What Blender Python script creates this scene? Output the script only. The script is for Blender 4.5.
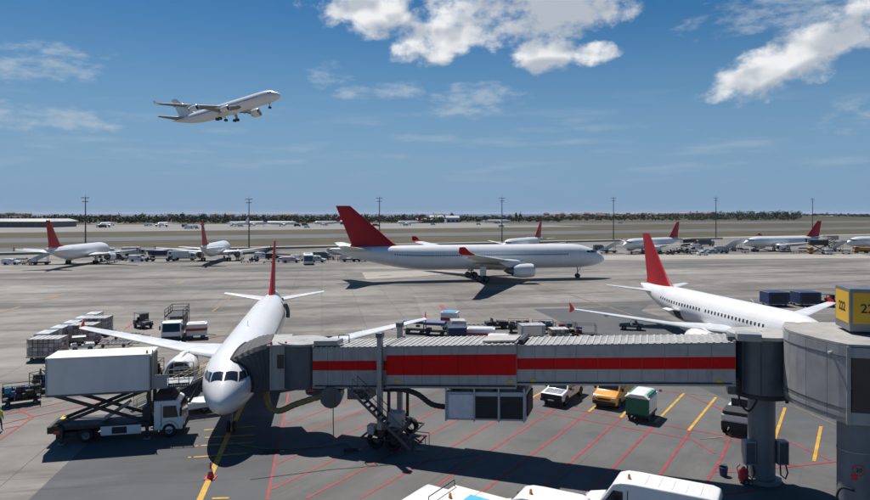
import bpy, bmesh, math, random
import numpy as np
from mathutils import Vector, Matrix, Euler
R = math.radians
PI = math.pi
scene = bpy.context.scene
for o in list(bpy.data.objects): bpy.data.objects.remove(o)
COL = scene.collection

# ------------------------------------------------------------------ camera
CAM_H, FPX, HOR = 15.5, 659.0, 213.7          # metres, focal length in photo pixels, horizon row
cam_d = bpy.data.cameras.new('camera')
cam = bpy.data.objects.new('camera', cam_d); COL.objects.link(cam)
cam.location = (0, 0, CAM_H); cam.rotation_euler = (PI/2, 0, 0)
cam_d.sensor_width = 36.0; cam_d.lens = 36.0*FPX/870.0
cam_d.shift_y = -(250-HOR)/870.0
cam_d.clip_start = 0.1; cam_d.clip_end = 90000
scene.camera = cam
scene.render.resolution_x, scene.render.resolution_y = 1024, 589

# ------------------------------------------------------------------ light
SHX, SHY = 0.26, -0.50                         # shadow offset per metre of height
HAZE = 0.000018
sun_vec = Vector((-SHX, -SHY, 1)).normalized() # towards the sun
sun_el = math.asin(sun_vec.z); sun_az = math.atan2(sun_vec.x, sun_vec.y)
sd = bpy.data.lights.new('sun', 'SUN'); sd.energy = 4.7; sd.angle = R(0.53); sd.color = (1.0, 0.955, 0.89)
so = bpy.data.objects.new('sun', sd); COL.objects.link(so)
so.rotation_euler = sun_vec.to_track_quat('Z', 'Y').to_euler(); so.location = (-60, 60, 120)
scene.view_settings.view_transform = 'Standard'; scene.view_settings.look = 'None'
scene.view_settings.exposure = 0.28; scene.view_settings.gamma = 1.0
scene.view_settings.use_curve_mapping = False

world = bpy.data.worlds.new('World'); scene.world = world; world.use_nodes = True

class NT:
    """tiny expression helper for node trees"""
    def __init__(s, tree): s.t = tree
    def n(s, kind, **kw):
        nd = s.t.nodes.new(kind)
        for k, v in kw.items(): setattr(nd, k, v)
        return nd
    def put(s, sock, v):
        if hasattr(v, 'links') or isinstance(v, bpy.types.NodeSocket): s.t.links.new(v, sock)
        else: sock.default_value = v
    def m(s, op, a, b=0.0, c=None, clamp=False):
        nd = s.n('ShaderNodeMath', operation=op); nd.use_clamp = clamp
        s.put(nd.inputs[0], a); s.put(nd.inputs[1], b)
        if c is not None: s.put(nd.inputs[2], c)
        return nd.outputs[0]
    def mix(s, f, a, b, mode='MIX'):
        nd = s.n('ShaderNodeMix', data_type='RGBA', blend_type=mode)
        s.put(nd.inputs[0], f)
        for i, v in ((6, a), (7, b)):
            if isinstance(v, (tuple, list)): v = tuple(v)+(1,) if len(v) == 3 else tuple(v)
            s.put(nd.inputs[i], v)
        return nd.outputs[2]
    def ramp(s, x, lo, hi, a=0.0, b=1.0):
        nd = s.n('ShaderNodeMapRange', interpolation_type='SMOOTHSTEP')
        s.put(nd.inputs[0], x); s.put(nd.inputs[1], lo); s.put(nd.inputs[2], hi); s.put(nd.inputs[3], a); s.put(nd.inputs[4], b)
        return nd.outputs[0]
    def noise(s, vec, scale, detail=4, rough=0.55, dist=0.0):
        nd = s.n('ShaderNodeTexNoise'); s.put(nd.inputs['Vector'], vec)
        nd.inputs['Scale'].default_value = scale; nd.inputs['Detail'].default_value = detail
        nd.inputs['Roughness'].default_value = rough; nd.inputs['Distortion'].default_value = dist
        return nd.outputs[0]
    def xyz(s, x, y, z):
        nd = s.n('ShaderNodeCombineXYZ'); s.put(nd.inputs[0], x); s.put(nd.inputs[1], y); s.put(nd.inputs[2], z)
        return nd.outputs[0]
    def sep(s, v):
        nd = s.n('ShaderNodeSeparateXYZ'); s.put(nd.inputs[0], v); return nd.outputs

def build_world():
    t = world.node_tree; t.nodes.clear(); N = NT(t)
    out = N.n('ShaderNodeOutputWorld'); bg = N.n('ShaderNodeBackground')
    sky = N.n('ShaderNodeTexSky', sky_type='NISHITA'); sky.sun_disc = False
    sky.sun_elevation = sun_el; sky.sun_rotation = sun_az
    sky.altitude = 0; sky.air_density = 1.0; sky.dust_density = 0.3; sky.ozone_density = 1.6
    # a deeper, polarised blue
    hsv = N.n('ShaderNodeHueSaturation'); hsv.inputs['Saturation'].default_value = 1.50; hsv.inputs['Value'].default_value = 0.70
    t.links.new(sky.outputs[0], hsv.inputs['Color'])
    tc = N.n('ShaderNodeTexCoord'); d = N.sep(tc.outputs['Generated'])
    az = N.m('ARCTAN2', d[0], d[1]); el = N.m('ARCSINE', d[2])
    P = N.xyz(az, N.m('MULTIPLY', el, 1.35), 0.0)
    def ae(u, v):
        a = math.atan2(u-435, FPX); e = math.atan2(HOR-v, math.hypot(FPX, u-435)); return a, e
    fb = N.noise(P, 25.0, 8, 0.6)
    fb2 = N.noise(N.xyz(az, N.m('MULTIPLY', el, 1.6), 3.7), 9.0, 2, 0.5)
    # shading copy of the puff noise, shifted towards the sun (up and left)
    fl = N.noise(P, 20.0, 2, 0.45); fbs = N.noise(N.xyz(N.m('SUBTRACT', az, 0.008), N.m('ADD', N.m('MULTIPLY', el, 1.35), 0.024), 0.0), 20.0, 2, 0.45)
    AE = N.xyz(az, el, 0.0)
    def blob(u, v, ru, rv, ang=0.0):
        a, e = ae(u, v); mp = N.n('ShaderNodeMapping', vector_type='TEXTURE')
        N.put(mp.inputs[0], AE); mp.inputs['Location'].default_value = (a, e, 0); mp.inputs['Rotation'].default_value = (0, 0, ang); mp.inputs['Scale'].default_value = (ru/FPX, rv/FPX, 1)
        dt = N.n('ShaderNodeVectorMath', operation='DOT_PRODUCT'); N.put(dt.inputs[0], mp.outputs[0]); N.put(dt.inputs[1], mp.outputs[0])
        return dt.outputs['Value']
    def most(lst):
        r = lst[0]
        for q in lst[1:]: r = N.m('MINIMUM', r, q)
        return N.m('SUBTRACT', 1.0, N.m('MINIMUM', r, 2.0))
    cum = most([blob(376, 14, 66, 24), blob(440, 38, 52, 24, 0.25), blob(470, 8, 70, 34), blob(550, 10, 92, 34, 0.15),
                blob(545, 52, 36, 20), blob(595, 53, 26, 13), blob(800, 52, 76, 26, 0.42), blob(842, 33, 40, 24, 0.2), blob(757, 76, 40, 20, 0.45),
                # the same fair-weather sky goes on to either side and behind
                blob(-420, 40, 190, 40, 0.2), blob(1450, 10, 210, 46, -0.1), blob(2300, -120, 240, 80), blob(-1500, -60, 260, 70)])
    wisp = most([blob(58, 60, 48, 18), blob(325, 76, 26, 17), blob(347, 92, 30, 9), blob(398, 90, 30, 13), blob(474, 102, 52, 20),
                 blob(45, 118, 74, 16), blob(790, 10, 100, 20), blob(15, 70, 50, 10), blob(-300, 90, 160, 30), blob(1200, 90, 220, 30)])
    warp = N.m('SUBTRACT', fb, 0.5); warp2 = N.m('SUBTRACT', fb2, 0.5)
    dc = N.m('ADD', N.m('ADD', N.m('MULTIPLY', cum, 0.85), N.m('MULTIPLY', warp, 2.6)), N.m('MULTIPLY', warp2, 1.5))
    a_c = N.ramp(dc, -0.08, 0.85)
    thick = N.ramp(dc, 0.15, 0.85)
    # cirrus streaks: noise stretched along the horizon
    st = N.noise(N.xyz(N.m('MULTIPLY', az, 1.0), N.m('MULTIPLY', el, 7.0), 1.3), 7.0, 4, 0.6)
    low = N.m('MULTIPLY', N.ramp(el, 0.03, 0.09), N.ramp(el, 0.20, 0.10))
    a_s = N.m('MULTIPLY', N.m('MULTIPLY', N.ramp(st, 0.48, 0.74), low), 0.34)
    dw = N.m('ADD', N.m('MULTIPLY', wisp, 0.55), N.m('MULTIPLY', N.m('SUBTRACT', N.noise(N.xyz(az, N.m('MULTIPLY', el, 2.4), 9.1), 24.0, 5, 0.62), 0.5), 2.6))
    a_w = N.m('MULTIPLY', N.ramp(dw, 0.0, 0.95), 0.62)
    # cloud colour: sunlit rims, grey bellies where the puff is thick or faces down
    lit = N.ramp(N.m('SUBTRACT', fl, fbs), -0.24, 0.16)
    belly = most([blob(560, 14, 84, 28, 0.12), blob(505, 4, 50, 18), blob(846, 34, 26, 16, 0.3), blob(400, 30, 34, 9), blob(800, 76, 76, 9, 0.42), blob(550, 66, 30, 8)])
    dark = N.m('MULTIPLY', N.ramp(N.m('ADD', belly, N.m('MULTIPLY', warp2, 2.0)), -0.7, 0.9), 0.82)
    shade = N.m('MAXIMUM', dark, N.m('MULTIPLY', N.m('SUBTRACT', 1.0, lit), 0.75))
    ccol = N.mix(shade, (9.9, 10.0, 10.1), (4.1, 4.7, 5.5))
    base = N.mix(N.ramp(el, 0.34, -0.02, 0.0, 0.92), hsv.outputs[0], (1.95, 3.65, 6.0))
    c = N.mix(N.m('MAXIMUM', a_s, a_w), base, (5.2, 6.0, 6.9))
    c = N.mix(N.m('MULTIPLY', a_c, 0.97), c, ccol)
    t.links.new(c, bg.inputs[0]); bg.inputs[1].default_value = 0.074
    world.cycles.sampling_method = 'MANUAL'; world.cycles.sample_map_resolution = 512
    t.links.new(bg.outputs[0], out.inputs[0])
build_world()

# ------------------------------------------------------------------ helpers
def G(u, v, z=0.0):
    """photo pixel -> the point at height z that lies under it"""
    D = FPX*(CAM_H-z)/(v-HOR)
    return ((u-435)/FPX*D, D, z)

MATS = {}
def mat(name, col, rough=0.55, metal=0.0, var=0.12, scale=2.0, coat=0.0, bump=0.0, dirt=0.0, spec=0.5):
    if name in MATS: return MATS[name]
    m = bpy.data.materials.new(name); m.use_nodes = True; MATS[name] = m
    N = NT(m.node_tree); b = m.node_tree.nodes['Principled BSDF']
    tc = N.n('ShaderNodeTexCoord').outputs['Object']
    nz = N.noise(tc, scale, 5, 0.6)
    f = N.ramp(nz, 0.25, 0.75)
    c0 = tuple(max(0, x*(1-var)) for x in col); c1 = tuple(min(1, x*(1+var)) for x in col)
    c = N.mix(f, c0, c1)
    if dirt:
        p = N.sep(tc)
        st = N.noise(N.xyz(N.m('MULTIPLY', p[0], 2.2), N.m('MULTIPLY', p[1], 2.2), N.m('MULTIPLY', p[2], 0.5)), 1.2, 6, 0.65)
        c = N.mix(N.ramp(st, 0.48, 0.78, 0.0, dirt), c, tuple(x*0.45 for x in col))
    m.node_tree.links.new(c, b.inputs['Base Color'])
    rr = N.ramp(nz, 0.2, 0.8, max(0.03, rough-0.08), min(1, rough+0.1)); m.node_tree.links.new(rr, b.inputs['Roughness'])
    b.inputs['Metallic'].default_value = metal; b.inputs['Coat Weight'].default_value = coat
    b.inputs['Coat Roughness'].default_value = 0.12; b.inputs['Specular IOR Level'].default_value = spec
    if bump:
        bp = N.n('ShaderNodeBump'); bp.inputs['Strength'].default_value = bump; bp.inputs['Distance'].default_value = 0.02
        m.node_tree.links.new(N.noise(tc, scale*6, 4), bp.inputs['Height']); m.node_tree.links.new(bp.outputs[0], b.inputs['Normal'])
    return m

def panel_mat(name, base, sx, sz, rough, coat, dirtcol):
    """aircraft skin: faint panel joints and grime on white paint"""
    m = bpy.data.materials.new(name); m.use_nodes = True; MATS[name] = m
    N = NT(m.node_tree); b = m.node_tree.nodes['Principled BSDF']; L = m.node_tree.links
    tc = N.n('ShaderNodeTexCoord').outputs['Object']; p = N.sep(tc)
    n1 = N.noise(tc, 0.35, 6, 0.6); n2 = N.noise(N.xyz(N.m('MULTIPLY', p[0], .35), N.m('MULTIPLY', p[1], 3), N.m('MULTIPLY', p[2], 3)), 1.0, 6, 0.65)
    fx = N.m('FRACT', N.m('DIVIDE', p[0], sx)); jx = N.m('LESS_THAN', N.m('ABSOLUTE', N.m('SUBTRACT', fx, 0.5)), 0.012)
    fz = N.m('FRACT', N.m('DIVIDE', p[2], sz)); jz = N.m('LESS_THAN', N.m('ABSOLUTE', N.m('SUBTRACT', fz, 0.5)), 0.014)
    j = N.m('MULTIPLY', N.m('MAXIMUM', jx, jz), 0.22)
    c = N.mix(N.ramp(n1, 0.3, 0.75, 0, 0.5), base, tuple(x*0.9 for x in base))
    c = N.mix(N.ramp(n2, 0.55, 0.85, 0, 0.35), c, dirtcol)
    c = N.mix(j, c, (0.35, 0.35, 0.35))
    L.new(c, b.inputs['Base Color']); b.inputs['Roughness'].default_value = rough; b.inputs['Coat Weight'].default_value = coat
    b.inputs['Coat Roughness'].default_value = 0.08
    return m

WHITE_AC = panel_mat('aircraft_white_paint', (0.80, 0.795, 0.78), 2.7, 1.35, 0.32, 0.3, (0.55, 0.53, 0.50))
M_red = mat('red_tail_paint', (0.40, 0.012, 0.018), 0.42, 0, 0.10, 0.5, spec=0.25)
M_wing = mat('grey_wing_paint', (0.58, 0.60, 0.62), 0.38, 0, 0.10, 0.6, dirt=0.25)
M_alu = mat('bare_aluminium', (0.72, 0.73, 0.74), 0.28, 0.9, 0.06, 2)
M_dark = mat('dark_metal', (0.035, 0.036, 0.04), 0.55, 0.3, 0.25, 3)
M_tyre = mat('tyre_rubber', (0.022, 0.022, 0.023), 0.85, 0, 0.2, 8)
M_rim = mat('wheel_rim', (0.17, 0.17, 0.175), 0.45, 0.6, 0.15, 8)
M_glass = mat('dark_glass', (0.012, 0.016, 0.022), 0.06, 0, 0.1, 2, coat=0.6)
M_win = mat('cabin_window', (0.02, 0.024, 0.03), 0.15, 0, 0.1, 2)
M_grey = mat('bridge_grey_panel', (0.33, 0.33, 0.335), 0.42, 0.1, 0.10, 1.2, dirt=0.5)
M_grey2 = mat('bridge_blue_grey', (0.085, 0.105, 0.125), 0.40, 0.15, 0.10, 1.2, dirt=0.35)
M_bred = mat('bridge_red_stripe', (0.58, 0.006, 0.008), 0.5, 0, 0.08, 1.5, dirt=0.2, spec=0.12)
M_roof = mat('bridge_roof_sheet', (0.33, 0.325, 0.31), 0.5, 0.2, 0.14, 1.0, dirt=0.5)
M_rib = mat('bridge_roof_rib', (0.42, 0.415, 0.40), 0.45, 0.2, 0.1, 2.0)
M_rub = mat('black_rubber_fabric', (0.030, 0.031, 0.034), 0.8, 0, 0.2, 3)
M_cover = mat('canopy_fabric', (0.075, 0.077, 0.082), 0.8, 0, 0.18, 2, bump=0.4)
M_steel = mat('galvanised_steel', (0.30, 0.31, 0.32), 0.45, 0.6, 0.15, 3)
M_pillar = mat('pillar_paint', (0.16, 0.18, 0.20), 0.5, 0.1, 0.12, 1.0, dirt=0.35)
M_white = mat('white_vehicle_paint', (0.78, 0.78, 0.77), 0.3, 0, 0.05, 1.0, coat=0.4, dirt=0.12)
M_cream = mat('cream_roof_paint', (0.74, 0.70, 0.62), 0.45, 0, 0.07, 1.0, dirt=0.2)
M_boxw = mat('catering_box_panel', (0.70, 0.69, 0.67), 0.45, 0, 0.05, 0.7, dirt=0.15)
M_silver = mat('silver_container', (0.46, 0.47, 0.48), 0.42, 0.55, 0.15, 1.5, dirt=0.3)
M_yel = mat('yellow_van_paint', (0.72, 0.30, 0.015), 0.33, 0, 0.06, 1.0, coat=0.4)
M_oran = mat('orange_equipment_paint', (0.62, 0.26, 0.02), 0.4, 0, 0.12, 1.0)
M_green = mat('green_tarpaulin', (0.012, 0.16, 0.085), 0.5, 0, 0.15, 2.0)
M_blue = mat('blue_equipment_paint', (0.014, 0.036, 0.12), 0.45, 0, 0.15, 1.5)
M_lblue = mat('sky_blue_paint', (0.08, 0.42, 0.66), 0.4, 0, 0.08, 2.0)
M_beige = mat('grey_beige_equipment', (0.42, 0.40, 0.37), 0.5, 0, 0.12, 1.5, dirt=0.3)
M_olive = mat('olive_hose', (0.30, 0.235, 0.10), 0.7, 0, 0.2, 3, bump=0.3)
M_yhand = mat('yellow_handrail', (0.60, 0.40, 0.03), 0.5, 0, 0.1, 4)
M_sign = mat('yellow_sign_panel', (0.62, 0.36, 0.012), 0.4, 0, 0.05, 1)
M_frame = mat('sign_frame_grey', (0.20, 0.205, 0.21), 0.4, 0.5, 0.1, 2)
M_ink = mat('black_lettering', (0.012, 0.012, 0.012), 0.5, 0, 0.05, 2)
M_wtext = mat('white_lettering', (0.75, 0.75, 0.74), 0.5, 0, 0.05, 2)
M_rpaint = mat('red_plate', (0.50, 0.03, 0.04), 0.5, 0, 0.1, 2)
M_cone = mat('cone_orange_red', (0.62, 0.05, 0.015), 0.5, 0, 0.08, 5)
M_amber = mat('amber_beacon_lens', (0.70, 0.22, 0.01), 0.25, 0, 0.05, 5, coat=0.5)
M_lamp = mat('headlamp_lens', (0.55, 0.57, 0.60), 0.12, 0.2, 0.05, 5, coat=0.5)
M_rlamp = mat('tail_lamp_lens', (0.35, 0.01, 0.01), 0.2, 0, 0.05, 5, coat=0.5)
M_hi = mat('hi_vis_fabric', (0.45, 0.62, 0.04), 0.75, 0, 0.08, 6)
M_carton = mat('netted_cartons', (0.42, 0.35, 0.31), 0.7, 0, 0.22, 3.0, dirt=0.2)
M_film = mat('plastic_film', (0.55, 0.53, 0.52), 0.3, 0, 0.15, 4)
M_mast = mat('mast_steel', (0.10, 0.105, 0.11), 0.5, 0.4, 0.1, 1)
M_apu = mat('exhaust_metal', (0.22, 0.20, 0.18), 0.4, 0.8, 0.2, 3)
BAGS = [mat('bag_black', (0.02, 0.02, 0.022), 0.6), mat('bag_blue', (0.03, 0.08, 0.22), 0.6), mat('bag_red', (0.35, 0.03, 0.03), 0.6),
        mat('bag_teal', (0.03, 0.25, 0.32), 0.6), mat('bag_grey', (0.16, 0.16, 0.17), 0.6), mat('bag_brown', (0.16, 0.09, 0.05), 0.6)]

class MB:
    def __init__(s): s.v = []; s.f = []
    def add(s, vs, fs):
        b = len(s.v); s.v += [tuple(float(c) for c in p) for p in vs]; s.f += [tuple(b+i for i in f) for f in fs]; return s
    def box(s, c, size, rz=0.0, M=None):
        hx, hy, hz = size[0]/2, size[1]/2, size[2]/2
        vs = [Vector((x, y, z)) for z in (-hz, hz) for y in (-hy, hy) for x in (-hx, hx)]
        if rz: r = Matrix.Rotation(rz, 3, 'Z'); vs = [r @ p for p in vs]
        if M is not None: vs = [M @ p for p in vs]
        vs = [p+Vector(c) for p in vs]
        return s.add(vs, [(0, 2, 3, 1), (4, 5, 7, 6), (0, 1, 5, 4), (2, 6, 7, 3), (1, 3, 7, 5), (0, 4, 6, 2)])
    def b2(s, x0, x1, y0, y1, z0, z1):
        return s.box(((x0+x1)/2, (y0+y1)/2, (z0+z1)/2), (abs(x1-x0), abs(y1-y0), abs(z1-z0)))
    def bar(s, p0, p1, w, h=None):
        h = h or w; a, b = Vector(p0), Vector(p1); d = (b-a); L = d.length; d.normalize()
        up = Vector((0, 0, 1)) if abs(d.z) < 0.95 else Vector((0, 1, 0))
        y = up.cross(d).normalized(); z = d.cross(y)
        M = Matrix((d, y, z)).transposed()
        return s.box((a+b)/2, (L, w, h), M=M)
    def tube(s, pts, r, n=10, cap=True):
        pts = [Vector(p) for p in pts]; rs = r if isinstance(r, (list, tuple)) else [r]*len(pts)
        rings = []; prev = None
        for i, p in enumerate(pts):
            t = (pts[min(i+1, len(pts)-1)]-pts[max(i-1, 0)]).normalized()
            if prev is None: prev = Vector((0, 0, 1)).cross(t) if abs(t.z) < 0.9 else Vector((1, 0, 0)).cross(t)
            a = (prev-t*prev.dot(t)).normalized(); prev = a; b = t.cross(a)
            rings.append([p+(a*math.cos(2*PI*k/n)+b*math.sin(2*PI*k/n))*rs[i] for k in range(n)])
        return s.loft(rings, cap)
    def loft(s, rings, cap=True, closed=True):
        n = len(rings[0]); vs = [p for r in rings for p in r]; fs = []
        for i in range(len(rings)-1):
            for k in range(n if closed else n-1):
                fs.append((i*n+k, i*n+(k+1) % n, (i+1)*n+(k+1) % n, (i+1)*n+k))
        if cap: fs.append(tuple(reversed(range(n)))); fs.append(tuple((len(rings)-1)*n+k for k in range(n)))
        return s.add(vs, fs)
    def lathe(s, prof, c=(0, 0, 0), axis='x', n=24, cap=False):
        rings = []
        for a, r in prof:
            ring = []
            for k in range(n):
                t = 2*PI*k/n; p = (r*math.cos(t), r*math.sin(t))
                q = {'x': (a, p[0], p[1]), 'y': (p[0], a, p[1]), 'z': (p[0], p[1], a)}[axis]
                ring.append((q[0]+c[0], q[1]+c[1], q[2]+c[2]))
            rings.append(ring)
        return s.loft(rings, cap)
    def prism(s, poly, z0, z1):
        n = len(poly); vs = [(p[0], p[1], z0) for p in poly]+[(p[0], p[1], z1) for p in poly]
        fs = [tuple(reversed(range(n))), tuple(range(n, 2*n))]+[(k, (k+1) % n, n+(k+1) % n, n+k) for k in range(n)]
        return s.add(vs, fs)
    def mesh(s, name):
        me = bpy.data.meshes.new(name); me.from_pydata(s.v, [], s.f)
        bm = bmesh.new(); bm.from_mesh(me); bmesh.ops.recalc_face_normals(bm, faces=bm.faces)
        bm.to_mesh(me); bm.free(); return me
    def build(s, name, m, parent=None, smooth=False, bevel=0.0, origin=None, segs=2):
        if origin is not None: s.v = [(p[0]-origin[0], p[1]-origin[1], p[2]-origin[2]) for p in s.v]
        me = s.mesh(name)
        if m is not None: me.materials.append(m)
        if smooth:
            me.polygons.foreach_set('use_smooth', [True]*len(me.polygons))
            try: me.set_sharp_from_angle(angle=R(40))
            except Exception: pass
        o = bpy.data.objects.new(name, me); COL.objects.link(o); o.parent = parent
        if bevel:
            md = o.modifiers.new('bevel', 'BEVEL'); md.width = bevel; md.segments = segs; md.limit_method = 'ANGLE'; md.angle_limit = R(30)
        return o

def share(src, name, parent, loc=(0, 0, 0), rot=(0, 0, 0), scale=None):
    o = bpy.data.objects.new(name, src.data); COL.objects.link(o); o.parent = parent; o.location = loc; o.rotation_euler = rot
    if scale: o.scale = scale
    return o
def tag(o, label, cat, group=None):
    o['label'] = label; o['category'] = cat
    if group: o['group'] = group
    return o
def thing(name, label, cat, loc=(0, 0, 0), rz=0.0, group=None):
    o = bpy.data.objects.new(name, None); COL.objects.link(o); o.location = loc; o.rotation_euler = (0, 0, rz); o.empty_display_size = 0.3
    return tag(o, label, cat, group)
def struct(o): o['kind'] = 'structure'; return o
def stuff(o): o['kind'] = 'stuff'; return o
def copy_tree(o, parent=None):
    c = o.copy(); COL.objects.link(c); c.parent = parent
    for ch in [x for x in bpy.data.objects if x.parent == o]: copy_tree(ch, c)
    return c
def text_mesh(s, size, name, m, parent, loc, rot, sx=1.0, depth=0.006):
    cu = bpy.data.curves.new('t', 'FONT'); cu.body = s; cu.size = size; cu.align_x = 'CENTER'; cu.align_y = 'CENTER'; cu.extrude = depth; cu.resolution_u = 3; cu.offset = size*0.012
    tmp = bpy.data.objects.new('t', cu); COL.objects.link(tmp)
    bpy.context.view_layer.update()
    me = bpy.data.meshes.new_from_object(tmp.evaluated_get(bpy.context.evaluated_depsgraph_get()))
    bpy.data.objects.remove(tmp); me.materials.clear(); me.materials.append(m)
    o = bpy.data.objects.new(name, me); COL.objects.link(o); o.parent = parent; o.location = loc; o.rotation_euler = rot; o.scale = (sx, 1, 1)
    return o

_wh = {}
def wheel(parent, x, y, r, w, z=None, rim=True, name='wheel'):
    k = (round(r, 3), round(w, 3))
    if k not in _wh:
        t = MB().lathe([(-w/2, r*0.55), (-w/2, r*0.9), (-w*0.32, r), (w*0.32, r), (w/2, r*0.9), (w/2, r*0.55)], axis='y', n=18).build('wheel', M_tyre, None, True)
        q = MB().lathe([(-w*0.42, 0.01), (-w*0.42, r*0.2), (-w*0.30, r*0.3), (-w*0.42, r*0.56), (w*0.42, r*0.56), (w*0.30, r*0.3), (w*0.42, r*0.2), (w*0.42, 0.01)], axis='y', n=14).build('rim', M_rim, None, True)
        _wh[k] = (t.data, q.data); bpy.data.objects.remove(t); bpy.data.objects.remove(q)
    o = bpy.data.objects.new(name, _wh[k][0]); COL.objects.link(o); o.parent = parent; o.location = (x, y, r if z is None else z)
    if rim:
        q = bpy.data.objects.new('rim', _wh[k][1]); COL.objects.link(q); q.parent = o
    return o

# ------------------------------------------------------------------ ground
def ground_mat(name, lo, hi, slab=None, streak=0.25, ang=0.17, rough=0.8, spots=0.25, big=0.02, joint=0.35):
    m = bpy.data.materials.new(name); m.use_nodes = True; MATS[name] = m
    N = NT(m.node_tree); b = m.node_tree.nodes['Principled BSDF']; L = m.node_tree.links
    pos = N.n('ShaderNodeNewGeometry').outputs['Position']
    mp = N.n('ShaderNodeMapping'); mp.inputs['Rotation'].default_value = (0, 0, -ang); L.new(pos, mp.inputs['Vector']); v = mp.outputs[0]
    p = N.sep(v)
    n1 = N.noise(v, big, 5, 0.6); n2 = N.noise(v, 0.35, 6, 0.65); n3 = N.noise(v, 6.0, 4, 0.7)
    st = N.noise(N.xyz(N.m('MULTIPLY', p[0], 0.16), N.m('MULTIPLY', p[1], 1.0), 0.0), 0.11, 7, 0.66, 0.5)
    f = N.m('ADD', N.m('MULTIPLY', N.ramp(n1, 0.36, 0.64), 0.45), N.m('ADD', N.m('MULTIPLY', N.ramp(n2, 0.25, 0.75), 0.32), N.m('MULTIPLY', n3, 0.23)))
    c = N.mix(f, lo, hi)
    if slab:
        br = N.n('ShaderNodeTexBrick'); br.offset = 0.0; br.squash = 1.0; L.new(v, br.inputs['Vector'])
        br.inputs['Scale'].default_value = 1.0; br.inputs['Brick Width'].default_value = slab; br.inputs['Row Height'].default_value = slab
        br.inputs['Mortar Size'].default_value = 0.035; br.inputs['Mortar Smooth'].default_value = 0.3; br.inputs['Bias'].default_value = 0.0
        br.inputs['Color1'].default_value = (0.90, 0.90, 0.90, 1); br.inputs['Color2'].default_value = (1.06, 1.05, 1.04, 1); br.inputs['Mortar'].default_value = (joint, joint, joint, 1)
        c = N.mix(0.85, c, br.outputs[0], 'MULTIPLY')
        br2 = N.n('ShaderNodeTexBrick'); br2.offset = 0.37; br2.offset_frequency = 3; L.new(v, br2.inputs['Vector'])
        br2.inputs['Scale'].default_value = 1.0; br2.inputs['Brick Width'].default_value = slab*7; br2.inputs['Row Height'].default_value = slab*3; br2.inputs['Mortar Size'].default_value = 0.0
        br2.inputs['Color1'].default_value = (0.88, 0.885, 0.90, 1); br2.inputs['Color2'].default_value = (1.06, 1.045, 1.02, 1)
        c = N.mix(0.8, c, br2.outputs[0], 'MULTIPLY')
    c = N.mix(N.ramp(st, 0.45, 0.64, 0, streak), c, tuple(x*0.42 for x in lo))
    sp = N.noise(v, 0.12, 7, 0.7, 1.2)
    c = N.mix(N.ramp(sp, 0.60, 0.74, 0, spots), c, tuple(x*0.35 for x in lo))
    c = N.mix(N.ramp(N.noise(N.xyz(N.m('MULTIPLY', p[0], 0.3), p[1], 4.0), 0.09, 6, 0.68, 0.6), 0.52, 0.70, 0, 0.5), c, tuple(min(1, x*1.25) for x in hi))
    vo = N.n('ShaderNodeTexVoronoi', feature='F1'); vo.inputs['Scale'].default_value = 0.22; L.new(v, vo.inputs['Vector'])
    c = N.mix(N.m('MULTIPLY', N.ramp(N.m('ADD', vo.outputs['Distance'], N.m('MULTIPLY', N.m('SUBTRACT', n2, .5), .5)), 0.20, 0.06), 0.2), c, tuple(x*0.3 for x in lo))
    ty = N.noise(N.xyz(N.m('MULTIPLY', p[0], 0.03), p[1], 2.0), 1.6, 3, 0.6)
    c = N.mix(N.ramp(ty, 0.62, 0.72, 0, 0.3), c, tuple(x*0.4 for x in lo))
    L.new(c, b.inputs['Base Color']); b.inputs['Roughness'].default_value = rough; b.inputs['Specular IOR Level'].default_value = 0.3
    bp = N.n('ShaderNodeBump'); bp.inputs['Strength'].default_value = 0.25; bp.inputs['Distance'].default_value = 0.02
    L.new(N.noise(v, 14.0, 4), bp.inputs['Height']); L.new(bp.outputs[0], b.inputs['Normal'])
    return m
M_apron = ground_mat('apron_concrete', (0.112, 0.107, 0.10), (0.275, 0.257, 0.232), slab=6.0, streak=0.7, spots=0.4, big=0.03)
M_stand = ground_mat('stand_asphalt', (0.07, 0.072, 0.077), (0.112, 0.114, 0.118), None, 0.25, 0.17, 0.85, 0.3, 0.05)
M_tarm = ground_mat('service_tarmac', (0.085, 0.084, 0.082), (0.165, 0.162, 0.156), slab=9.0, streak=0.35, ang=1.0, spots=0.45, big=0.06, joint=0.85)
M_pale = ground_mat('pale_concrete_patch', (0.26, 0.245, 0.215), (0.36, 0.335, 0.29), None, 0.2, 0.17)
M_taxi = ground_mat('taxiway_asphalt', (0.085, 0.088, 0.095), (0.125, 0.127, 0.132), None, 0.4, 0.436, 0.85, 0.2, 0.006)
M_far = ground_mat('far_apron_concrete', (0.17, 0.166, 0.16), (0.24, 0.233, 0.225), None, 0.25, 0.436, 0.85, 0.2, 0.006)
M_grass = ground_mat('dry_grass', (0.052, 0.047, 0.027), (0.108, 0.09, 0.052), None, 0.6, 0.436, 0.95, 0.6, 0.02)
M_scrub = ground_mat('hill_scrub', (0.035, 0.042, 0.022), (0.075, 0.07, 0.04), None, 0.3, 0.4, 0.95, 0.3, 0.006)
M_conc2 = ground_mat('road_concrete', (0.24, 0.23, 0.215), (0.32, 0.31, 0.29), None, 0.3, 0.436)
E_ = (math.cos(R(25)), math.sin(R(25))); N_ = (-math.sin(R(25)), math.cos(R(25)))
def RW(a, p): return (a*E_[0]+p*N_[0], a*E_[1]+p*N_[1])
def sheet(name, pts, z, m, parent=None):
    return MB().add([(p[0], p[1], z) for p in pts], [tuple(range(len(pts)))]).build(name, m, parent)
struct(sheet('ground', [(-45000, -400), (45000, -400), (45000, 70000), (-45000, 70000)], -0.12, M_grass))
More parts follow.
